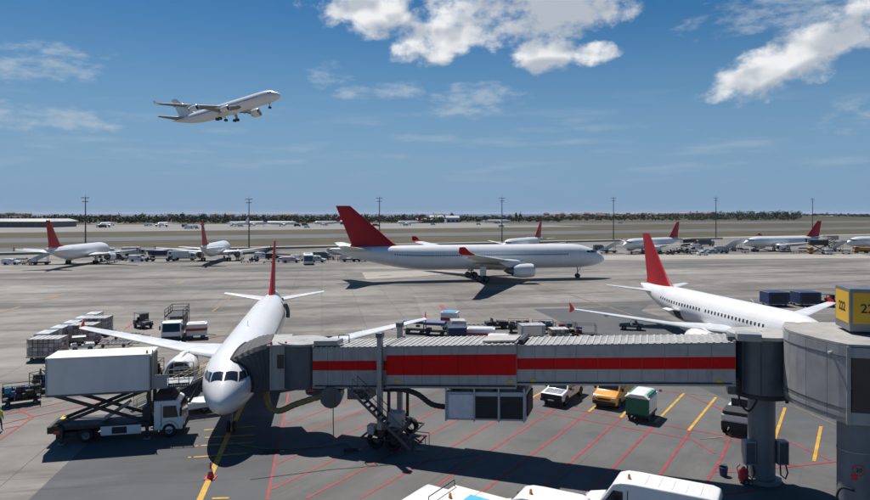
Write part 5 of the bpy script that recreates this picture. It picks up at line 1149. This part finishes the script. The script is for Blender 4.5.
def person(label, loc, rz, shirt=(.05, .06, .10), trouser=(.03, .035, .05), vest=False, stride=.16, group=None, seated=False, arm=.0):
    key = (round(stride, 2), seated, round(arm, 2))
    if key not in _pm:
        V = []; E2 = []; RD = []
        def v(p, r, par=None):
            V.append(p); RD.append(r)
            if par is not None: E2.append((par, len(V)-1))
            return len(V)-1
        pel = v((0, 0, .95), .145); w = v((0, 0, 1.12), .13, pel); ch = v((.01, 0, 1.32), .155, w); nk = v((.01, 0, 1.47), .062, ch); hd0 = v((.025, 0, 1.56), .075, nk); hd1 = v((.02, 0, 1.65), .098, hd0); v((.012, 0, 1.72), .075, hd1); v((.11, 0, 1.60), .022, hd0)
        for s in (1, -1):
            sh = v((0, s*.17, 1.41), .065, ch); el = v((-.03+arm*s, s*.245, 1.13), .045, sh); wr = v((.07+arm*s*1.6, s*.255, .89), .032, el); pm = v((.09+arm*s*1.7, s*.255, .82), .034, wr)
            for f, (dx, dz) in enumerate(((.035, -.075), (.013, -.09), (-.008, -.085), (-.027, -.068))):
                k = v((.09+arm*s*1.7+dx, s*.258, .80), .010, pm); v((.10+arm*s*1.7+dx, s*.25, .82+dz), .008, k)
            v((.145+arm*s*1.7, s*.24, .80), .010, pm)
            st = s*stride
            if seated: hp = v((.02, s*.09, .90), .09, pel); kn = v((.42, s*.11, .90), .065, hp); an = v((.46, s*.11, .48), .042, kn); v((.60, s*.11, .45), .035, an)
            else: hp = v((0, s*.09, .86), .095, pel); kn = v((st*.6+.02, s*.10, .49), .062, hp); an = v((st, s*.10, .09), .042, kn); v((st+.15, s*.11, .045), .034, an)
        me = bpy.data.meshes.new('person'); bm = bmesh.new(); sk = bm.verts.layers.skin.verify()
        bv = [bm.verts.new(p) for p in V]
        for i, x in enumerate(bv): x[sk].radius = (RD[i], RD[i]*(1.25 if i < 3 else 1.0)); x[sk].use_root = (i == 0)
        for i, j in E2: bm.edges.new((bv[i], bv[j]))
        bm.to_mesh(me); bm.free()
        o = bpy.data.objects.new('tmp', me); COL.objects.link(o); o.modifiers.new('skin', 'SKIN'); sb = o.modifiers.new('sub', 'SUBSURF'); sb.levels = 1; sb.render_levels = 1
        bpy.context.view_layer.update(); ev = bpy.data.meshes.new_from_object(o.evaluated_get(bpy.context.evaluated_depsgraph_get())); bpy.data.objects.remove(o)
        ev.polygons.foreach_set('use_smooth', [True]*len(ev.polygons)); _pm[key] = ev
    me = _pm[key].copy(); me.materials.clear(); me.materials.append(person_mat('clothes_%d_%d_%d' % (shirt[0]*100, shirt[1]*100, shirt[2]*100), shirt, trouser))
    o = bpy.data.objects.new('person', me); COL.objects.link(o); o.location = loc; o.rotation_euler = (0, 0, rz); tag(o, label, 'person', group)
    if vest:
        MB().loft([[(.01+rx*math.cos(2*PI*k/14), ry*math.sin(2*PI*k/14), z) for k in range(14)] for rx, ry, z in ((.155, .19, .92), (.15, .185, 1.1), (.175, .215, 1.3), (.15, .19, 1.40), (.09, .11, 1.46))], cap=False).build('hi_vis_vest', M_hi, o, True)
    return o
person('ground worker in a hi-vis vest standing left of the luggage carts', (-31.1, 47.0, .015), -.4, (.05, .05, .06), vest=True)
person('ground worker in a hi-vis vest beside the coloured suitcases', (-35.1, 58.6, .015), .6, (.05, .05, .06), vest=True, stride=.1, arm=.1)
person('driver in dark clothes seated on the low dark tractor', (26.7, 87.85, -.05), 2.9, (.10, .08, .05), seated=True)
for i, (u, v, c) in enumerate(((328, 261.5, 'red'), (333, 261, 'dark'), (338, 262, 'white'), (340.5, 261.4, 'blue'), (345, 261.6, 'dark'))):
    col = dict(red=(.35, .05, .05), dark=(.04, .04, .05), white=(.6, .6, .58), blue=(.05, .1, .3))[c]; p = G(u, v)
    person('passenger in a %s top walking on the apron behind the wide-body tail' % c, (p[0], p[1], .01), i*1.3, col, stride=.14+.02*i, group='passengers walking behind the wide-body')

# ------------------------------------------------------------------ airliners on the far stands
B737 = dict(A320); B737.update(fin=[(27.6, 5.75, 8.6, .10), (30.2, 6.5, 5.8, .10), (35.4, 12.9, 2.0, .09)])
FS = 'red-tailed airliners on the far stands'
airliner('airliner', 'white airliner seen from behind on the far stand beside the blue tanker', FS, B737, (-109.5, 221, 0), (0, 0, 1.63), 1.06, hi=False)
airliner('airliner', 'white airliner seen from behind on the stand between the white truck and the buses', FS, B737, (-73.8, 234, 0), (0, 0, 1.69), 1.06, hi=False)
airliner('airliner', 'white airliner mostly hidden behind the taxiing wide-body', FS, A320, (25.5, 247, 0), (0, 0, math.atan2(-.85, -.53)), 1.0, hi=False)
airliner('airliner', 'white airliner beyond the red fin of the airliner with open cargo doors', FS, A320, (72, 252, 0), (0, 0, math.atan2(-.6, -.8)), 1.0, hi=False)
pe = airliner('airliner', 'white airliner side-on with open rear door above an orange loader', FS, A320, (126, 269, 0), (0, 0, math.atan2(-.24, -.97)), 1.03, hi=False)
se, su = fus_fun(A320); b = MB(); patch(b, su, [(27.6, R(58)), (28.5, R(58)), (28.5, R(108)), (27.6, R(108))], 1, 5, .02); b.build('open_doorway', M_dark, pe)
airliner('airliner', 'white airliner cut by the edge with stairs at its nose door', FS, A320, (168.5, 270, 0), (0, 0, math.atan2(-.24, -.97)), 1.03, hi=False)
# far apron across the taxiway
FA = 'airliners on the apron across the taxiway'
M_navy = mat('navy_tail_paint', (.02, .03, .10), .4); M_wtail = mat('white_tail_paint', (.75, .75, .75), .4)
for u, v, rz, tm, lab in ((100, 227.5, -1.45, M_red, 'far red-tailed airliner facing the camera beside the long hangar'), (158, 227.3, -1.5, M_red, 'far red-tailed airliner facing the camera near the white truck'),
                          (228, 226.2, 2.6, M_wtail, 'far white-tailed airliner behind the lamp mast'), (268, 226.0, .25, M_navy, 'far airliner with a navy tail beside the long white fuselage'), (298, 226.0, .15, M_navy, 'long white far airliner with a navy tail'),
                          (313, 225.6, 3.5, M_red, 'far red-tailed airliner beyond the dark red wide-body fin'), (397, 225.2, 3.6, M_red, 'far red-tailed airliner by the green trees'), (483, 223.4, 3.3, M_navy, 'far navy-tailed airliner by the warehouses'),
                          (510, 223.4, .2, M_navy, 'far white airliner with a dark tail near the shore trees')):
    p = G(u, v); airliner('airliner', lab, FA, A320 if tm is not M_navy else A321, (p[0], p[1], 0), (0, 0, rz), 1.0, tail=tm, hi=False, gear=True, wingred=False)

# ------------------------------------------------------------------ masts
def mast(label, u, top, p_line=312.0):
    fac = N_[0]*(u-435)/FPX+N_[1]; D = p_line/fac; X = (u-435)/FPX*D; h = CAM_H+(HOR-top)*D/FPX
    r = thing('light_mast', label, 'light mast', (X, D, 0), 0, 'apron light masts')
    MB().tube([(0, 0, 0), (0, 0, h*.5), (0, 0, h)], [.34, .26, .16], 12).build('pole', M_mast, r, True); MB().lathe([(0, .01), (0, .6), (.3, .6), (.3, .4)], axis='z', n=12).build('foot', M_pale, r)
    for z, w in ((h-.4, 1.45), (h-2.0, 1.0)):
        MB().bar((-w, 0, z), (w, 0, z), .14).bar((0, -w*.6, z), (0, w*.6, z), .1).build('crossarm', M_mast, r)
        for x in (-w, -w*.5, w*.5, w): MB().box((x, -.2, z+.1), (.42, .4, .34)).build('floodlight', M_steel, r)
    MB().tube([(0, 0, h), (0, 0, h+1.2)], .05, 6).build('lightning_rod', M_mast, r)
for u, top, lab in ((85.5, 197, 'tall light mast beside the airliner by the blue tanker'), (249, 198.5, 'tall light mast right of the airliner seen from behind'), (379.5, 197.5, 'tall light mast behind the dark red wide-body fin'), (502, 197.5, 'tall light mast behind the wide-body front fuselage'),
                    (613.5, 197.5, 'tall light mast at the stairs by the airliner beyond the red fin'), (716, 197.5, 'tall light mast at the stairs of the side-on airliner'), (812.5, 198.5, 'tall light mast behind the side-on airliner tail')):
    mast(lab, u, top)

# ------------------------------------------------------------------ service vehicles on the far stands
def at(u, v): p = G(u, v); return (p[0], p[1], .01)
van('white van beside dark carts left of the stairs', at(11, 264.8), .2, M_white, 4.6, 1.9); cart('dark carts left of the far passenger stairs', at(27, 264.5), .1, None, 4, 61); cart('dark cart behind another left of the stairs', at(22, 263.5), .1, M_grey2, 0, 62)
stairs_truck('white passenger stairs left of the airliner by the tanker', at(42, 264.5), .25, 3.0)
van('dark grey van at the wingtip of the airliner by the tanker', at(118, 260.5), .1, M_grey2, 5.4, 2.4); truck('white box truck behind the far airliner wing', at(108, 257.5), .3, M_white, M_boxw, 8, 3.3)
tug('small dark tractor on the open far apron', at(150, 261.3), .1, M_grey2); tug('second dark tractor by the blue tanker', at(143, 260.5), .3, M_beige)
truck('blue tank truck between the two far airliners', at(161, 258.2), .1, M_white, M_blue, 8.5, 3, 'tank', name='tank_truck'); truck('white box truck near the tail of the far airliner', at(184, 260.3), .1, M_white, M_white, 7.5, 3.2)
truck('grey box truck behind the low wall by the blue tanker', at(134, 256.0), .2, M_grey, M_silver, 8, 3.3)
van('white van right of the lamp mast', at(262, 258.5), .2, M_white, 5, 2.2); van('dark van beside the white van right of the lamp mast', at(273, 259.4), .2, M_dark, 5, 2.1)
car('white and red car left of the apron bus', at(283, 262.0), .15, M_white); van('pale pink low van left of the apron bus', at(291, 262.7), .1, mat('pale_pink_paint', (.62, .5, .47), .4), 5.4, 1.9)
bus('white apron bus facing the camera left of the wide-body tail', at(308, 263.6), -1.35, 12)
van('dark bus-like van behind the passengers', at(322, 259.0), .1, M_grey2, 6, 2.5, glazed=True); stairs_truck('passenger stairs behind the wide-body tail', at(350, 261.5), .35, 3.6); truck('box truck behind the wide-body tail stairs', at(338, 256.8), .2, M_silver, M_beige, 8, 3.2); tug('tractor beside the stairs behind the wide-body tail', at(362, 261.5), .2, M_dark)
stairs_truck('grey passenger stairs at the nose of the airliner beyond the red fin', at(611, 252.8), .1, 3.3, paint=M_grey); van('dark van behind the nose of the wide-body', at(600, 250.5), .1, M_grey2, 5.5, 2.4)
for i, (u, v, m, lab) in enumerate(((676, 253.2, M_dark, 'dark tractor left of the white patrol cars'), (681, 252.4, M_blue, 'blue tractor behind the dark one by the patrol cars'), (687, 253.4, M_grey2, 'grey tractor left of the patrol cars'), (693, 251.6, M_white, 'white tractor behind the patrol cars'))): tug(lab, at(u, v), .2*i, m)
car('white patrol car in front of the far stairs', at(702.5, 255.4), .15, M_white); car('white car behind the patrol car', at(707, 252.8), .1, M_white); car('blue and white car right of the patrol car', at(712.5, 253.3), .1, mat('blue_white_paint', (.35, .45, .6), .35))
van('white van behind the cars by the far mast', at(697, 249.0), .1, M_white, 5.4, 2.3); truck('dark container truck behind the patrol cars', at(690, 246.5), .25, M_grey2, M_dark, 9, 3.3); truck('grey container truck left of the far stairs', at(705, 246.0), .25, M_grey, M_grey2, 9, 3.2); van('grey van under the far mast', at(721, 251.5), .1, M_silver, 5.2, 2.2)
stairs_truck('grey passenger stairs at the nose of the side-on airliner', at(731, 251.3), .1, 3.4, paint=M_grey); stairs_truck('tall grey stairs behind the others at the side-on airliner nose', at(737, 249.8), .1, 3.6, paint=M_grey)
tug('white tractor under the side-on airliner belly', at(784, 252.2), .1, M_white); truck('orange loader truck raised at the side-on airliner tail', at(818, 254.0), 2.9, M_oran, M_dark, 7, 3, 'highlift', name='high_loader'); gpu('orange power unit beside the orange loader', at(828, 254.5), .1, M_oran, M_dark, 2.2, 2.6)
truck('brown high loader behind the side-on airliner tail', at(831, 247.0), .2, M_beige, M_carton, 7, 3, 'highlift', name='high_loader'); stairs_truck('grey passenger stairs at the nose of the airliner at the picture edge', at(838, 251.6), .1, 3.4, paint=M_grey); truck('orange loader under the nose of the edge airliner', at(862, 252.8), 2.9, M_oran, M_oran, 6, 2.2, 'box')
van('white van on the far apron by the two facing airliners', at(189, 229.0), .1, M_white, 9, 3.6); car('dark car on the far apron', at(197, 228.8), .1, M_dark)
van('small white van driving on the right-hand taxi road', at(620, 223.5), .2, M_white, 8, 3.2); car('red car on the service road behind the side-on airliner', at(759, 235.3), .42, mat('red_car_paint', (.45, .04, .03), .3)); car('white car on the left service road', at(60, 251.2), .42, M_white)

# the small traffic of a busy apron
qv = random.Random(17)
def busy(spots, where, grp):
    for i, (u, v) in enumerate(spots):
        k = qv.randrange(5); rz = qv.uniform(-.3, .5)
        if k == 0: van('white van '+where, at(u, v), rz, M_white, 4.8, 2.1, group='vans '+grp)
        elif k == 1: tug('dark baggage tractor '+where, at(u, v), rz, M_grey2, True, group='tractors '+grp)
        elif k == 2: cart('covered baggage cart '+where, at(u, v), rz, BAGS[qv.choice((0, 1, 4))], 0, 70+i, group='carts '+grp)
        elif k == 3: cart('open baggage cart '+where, at(u, v), rz, None, 0, 70+i, group='carts '+grp)
        else: dolly('flat dolly '+where, at(u, v), rz, group='dollies '+grp)
busy([(112, 262.2), (116, 258.8), (124, 259.5), (130, 261), (137, 261.5), (171, 261.2), (175, 258.5), (196, 258.8), (240, 259.2), (246, 262.8), (254, 261.5)], 'on the far stands between the airliners seen from behind', 'on the far left stands')
busy([(268, 262.8), (276, 258.8), (298, 261.0), (318, 262.3), (326, 258.0), (331, 259.6), (355, 259.0), (366, 258.6)], 'on the far stand by the apron bus', 'by the apron bus')
busy([(604, 253.5), (640, 252.5), (646, 254.0), (652, 252.6), (658, 254.2), (664, 252.0), (670, 254.6), (684, 249.6), (694, 254.6), (718, 250.2), (724, 253.4), (745, 253.0), (755, 251.6), (795, 253.4), (803, 251.9), (846, 254.2)], 'on the far stands before the side-on airliners', 'on the far right stands')
for i in range(18):
    u = qv.uniform(60, 520); v = qv.uniform(224.8, 228.8)
    if i % 3: van('small white vehicle standing on the apron across the taxiway', at(u, v), qv.uniform(-.3, .5), M_white if i % 2 else M_silver, 6.5, 2.9, group='vehicles on the apron across the taxiway', bea=False)
    else: truck('dark box truck standing on the apron across the taxiway', at(u, v), qv.uniform(-.3, .5), M_grey2, M_dark, 8, 3.3, group='dark trucks on the apron across the taxiway')
# ------------------------------------------------------------------ far buildings
M_hang = mat('hangar_wall', (.14, .15, .16), .6, .2, .12, .05); M_hroof = mat('hangar_roof', (.34, .34, .335), .5, .2, .1, .05); M_wh = mat('warehouse_white', (.62, .62, .60), .6, 0, .1, .1); M_tile = mat('red_roof_tiles', (.20, .085, .06), .75, 0, .2, .3); M_hwall = mat('house_plaster', (.33, .28, .25), .7, 0, .15, .2)
h = thing('hangar', 'long low grey hangar with a pale roof across the taxiway', 'hangar', (-505, 775, 0), .03)
MB().b2(-110, 68, -28, 28, 0, 6.6).build('wall', M_hang, h); MB().loft([[(-112, -30, 6.6), (-112, -24, 9.6), (-112, 24, 9.6), (-112, 30, 6.6)], [(70, -30, 6.6), (62, -24, 9.6), (62, 24, 9.6), (70, 30, 6.6)]]).build('roof', M_hroof, h)
for k in range(12): MB().b2(-104+k*14.2, -93+k*14.2, -28.15, -28, .2, 5.4).build('hangar_door', M_grey2, h)
def warehouse(label, u, v, w, d, ht, m=None):
    p = G(u, v); r = thing('warehouse', label, 'building', (p[0], p[1], -.1), .1); MB().b2(-w/2, w/2, 0, d, 0, ht*.7).build('wall', m or M_wh, r); MB().loft([[(-w/2-.5, -.5, ht*.7), (-w/2-.5, d+.5, ht*.7), (-w/2-.5, d/2, ht)], [(w/2+.5, -.5, ht*.7), (w/2+.5, d+.5, ht*.7), (w/2+.5, d/2, ht)]]).build('roof', M_hroof, r)
    n = max(2, int(w/8))
    for k in range(n): MB().b2(-w/2+(k+.25)*w/n, -w/2+(k+.75)*w/n, -.15, 0, .2, ht*.42).build('door', M_hang, r)
warehouse('white gabled warehouse by the shore trees', 437, 222.6, 24, 30, 13); warehouse('second white gabled warehouse beside the first one', 453, 222.3, 24, 28, 12); warehouse('low white warehouse far right behind the grass', 828, 218.6, 46, 30, 10); warehouse('long low grey warehouse behind the far white airliner', 424, 223.0, 30, 20, 8, M_hang)
warehouse('small white building at the far hill foot', 556, 220.2, 20, 18, 7); warehouse('low grey building left of the warehouses', 352, 224.4, 34, 20, 6, M_hang)
def hillz(x, y):
    g = lambda cx, cy, sx, sy, h: h*math.exp(-((x-cx)/sx)**2-((y-cy)/sy)**2)
    return g(720, 2350, 520, 330, 9.5)+g(1000, 1950, 330, 190, 9.5)+g(1700, 2200, 500, 300, 6)+g(-1500, 2300, 800, 350, 9)+g(-300, 2600, 700, 350, 6)-.4
b = MB(); nx, ny = 90, 26; xs = [-3200+6400*i/nx for i in range(nx+1)]; ys = [1500+1900*j/ny for j in range(ny+1)]
b.add([(x, y, hillz(x, y)) for y in ys for x in xs], [(j*(nx+1)+i, j*(nx+1)+i+1, (j+1)*(nx+1)+i+1, (j+1)*(nx+1)+i) for j in range(ny) for i in range(nx)]); struct(b.build('hill', M_scrub, None, True))
q = random.Random(9); HM = {}
def house(label, x, y, group, w, d, hh, rz):
    r = thing('house', label, 'house', (x, y, max(-.1, hillz(x, y))-.3), rz, group)
    MB().b2(-w/2, w/2, -d/2, d/2, 0, hh).build('wall', M_hwall if q.random() < .6 else M_wh, r)
    MB().loft([[(-w/2-.4, -d/2-.4, hh), (-w/2-.4, d/2+.4, hh), (-w/2-.4, 0, hh+d*.32)], [(w/2+.4, -d/2-.4, hh), (w/2+.4, d/2+.4, hh), (w/2+.4, 0, hh+d*.32)]]).build('roof', M_tile, r)
    for k in range(3): MB().b2(-w/2+(k+.3)*w/3, -w/2+(k+.6)*w/3, -d/2-.06, -d/2, hh*.35, hh*.65).build('window', M_win, r)
for k in range(46):
    u = q.uniform(545, 715); D = q.uniform(1950, 2500); house('red-roofed house among the trees on the low hill', (u-435)/FPX*D, D, 'red-roofed houses on the hill', q.uniform(12, 22), q.uniform(9, 13), q.uniform(5, 8), q.uniform(-.3, .3))
for k in range(9):
    u = q.uniform(-5, 28); D = q.uniform(2000, 2400); house('red-roofed house behind the long hangar', (u-435)/FPX*D, D, 'red-roofed houses behind the hangar', q.uniform(14, 24), q.uniform(9, 13), q.uniform(6, 9), q.uniform(-.3, .3))
for k in range(16):
    u = q.uniform(215, 300); D = q.uniform(2100, 2800); house('red-roofed house near the shore behind the navy-tailed airliners', (u-435)/FPX*D, D, 'red-roofed houses near the shore', q.uniform(14, 22), q.uniform(9, 12), q.uniform(5, 7), q.uniform(-.3, .3))

# ------------------------------------------------------------------ trees
def leaf_mat():
    m = bpy.data.materials.new('foliage'); m.use_nodes = True; N = NT(m.node_tree); b = m.node_tree.nodes['Principled BSDF']
    pos = N.n('ShaderNodeNewGeometry').outputs['Position']
    c = N.mix(N.ramp(N.noise(pos, .03, 3), .35, .65), (.026, .042, .02), (.06, .072, .03)); c = N.mix(N.ramp(N.noise(pos, .5, 3), .3, .7, 0, .5), c, (.028, .045, .018))
    m.node_tree.links.new(c, b.inputs['Base Color']); b.inputs['Roughness'].default_value = .8; return m
M_leaf = leaf_mat(); M_bark = mat('bark', (.10, .075, .05), .9, 0, .2, 2)
rng = np.random.default_rng(4)
def crown_pts(cx, cy, cz, rx, rz, n, s):
    """leaf-sized faces spread through lumpy clumps inside a crown"""
    nc = max(4, n//14); d = rng.normal(size=(nc, 3)); d /= np.linalg.norm(d, axis=1)[:, None]; cl = d*rng.uniform(.35, .95, (nc, 1))*np.array([rx, rx, rz])
    idx = rng.integers(0, nc, n); P = cl[idx]+rng.normal(size=(n, 3))*np.array([rx, rx, rz])*.20+np.array([cx, cy, cz])
    a = rng.normal(size=(n, 3)); a /= np.linalg.norm(a, axis=1)[:, None]; b_ = np.cross(a, rng.normal(size=(n, 3))); b_ /= np.linalg.norm(b_, axis=1)[:, None]
    sz = s*rng.uniform(.6, 1.3, (n, 1)); return np.stack([P+a*sz, P+b_*sz, P-a*sz*.9, P-b_*sz*.9], 1)
def leaf_obj(name, quads, parent=None):
    v = np.concatenate(quads).reshape(-1, 3); n = len(v)//4; me = bpy.data.meshes.new(name); me.from_pydata(v.tolist(), [], np.arange(n*4).reshape(n, 4).tolist()); me.materials.append(M_leaf)
    o = bpy.data.objects.new(name, me); COL.objects.link(o); o.parent = parent; return o
belts = [(52, 445, 1060, 1180, 11.0, 520), (52, 445, 1180, 1400, 12.0, 330), (-120, 60, 1150, 1500, 11, 200), (440, 565, 1250, 1500, 9.5, 260), (555, 705, 1480, 2250, 8.5, 420), (690, 800, 1560, 1950, 11.5, 420), (795, 960, 1850, 2500, 8.0, 260), (-200, -120, 1150, 1500, 11, 110), (960, 1060, 1700, 2300, 10, 120)]
quads = []
for u0, u1, d0, d1, hh, n in belts:
    for k in range(n):
        u = rng.uniform(u0, u1); D = rng.uniform(d0, d1); x = (u-435)/FPX*D; h_ = hh*rng.uniform(.55, 1.3); z = max(-.3, hillz(x, D)) if D > 1500 else -.1
        quads.append(crown_pts(x, D, z+h_*.55, h_*rng.uniform(.5, .95), h_*.5, 34, 1.25))
tag(stuff(leaf_obj('woodland', quads)), 'belt of dark green woodland along the far edge of the airfield', 'woodland')
for u, top, D, w, lab in ((183, 212.4, 1150, 7, 'pointed tree standing above the woodland by the far airliners'), (203, 213.8, 1150, 9, 'broad tree standing above the woodland right of the pointed one'), (452, 213.2, 1400, 6, 'round tree behind the white gabled warehouses'), (404, 214.0, 1200, 7, 'round tree behind the far red-tailed airliner'),
                          (422, 214.2, 1200, 6, 'round tree left of the white warehouses'), (516, 212.6, 1400, 3.5, 'narrow cypress left of its twin by the shore'), (520.5, 213.0, 1400, 3.5, 'narrow cypress right of its twin by the shore'), (643, 213.6, 1700, 8, 'tall dark tree among the red-roofed houses'),
                          (776, 210.8, 1700, 12, 'tall tree crowning the wooded hill'), (786, 211.6, 1700, 11, 'rounded tree at the end of the wooded hill'), (764, 211.8, 1720, 11, 'bushy tree left of the hill crown'), (143, 213.6, 1180, 9, 'bushy tree above the woodland by the facing airliner')):
    x = (u-435)/FPX*D; z0_ = max(-.2, hillz(x, D)) if D > 1500 else -.1; h_ = CAM_H+(HOR-top)*D/FPX-z0_
    r = thing('tree', lab, 'tree', (x, D, z0_)); MB().tube([(0, 0, 0), (.1, 0, h_*.35), (0, .1, h_*.7)], [.5, .35, .12], 8).build('trunk', M_bark, r)
    leaf_obj('crown', [crown_pts(0, 0, h_*.56, w*.85, h_*.46, 420, .95)], r)

# ------------------------------------------------------------------ air
hm = bpy.data.materials.new('haze_air'); hm.use_nodes = True; hn = hm.node_tree; hn.nodes.clear()
ho = hn.nodes.new('ShaderNodeOutputMaterial'); hv = hn.nodes.new('ShaderNodeVolumePrincipled')
hv.inputs['Color'].default_value = (.80, .88, 1.0, 1); hv.inputs['Density'].default_value = HAZE; hv.inputs['Anisotropy'].default_value = 0.0
hn.links.new(hv.outputs[0], ho.inputs['Volume'])
stuff(MB().b2(-46000, 46000, -500, 71000, -1.5, 110).build('haze', hm))
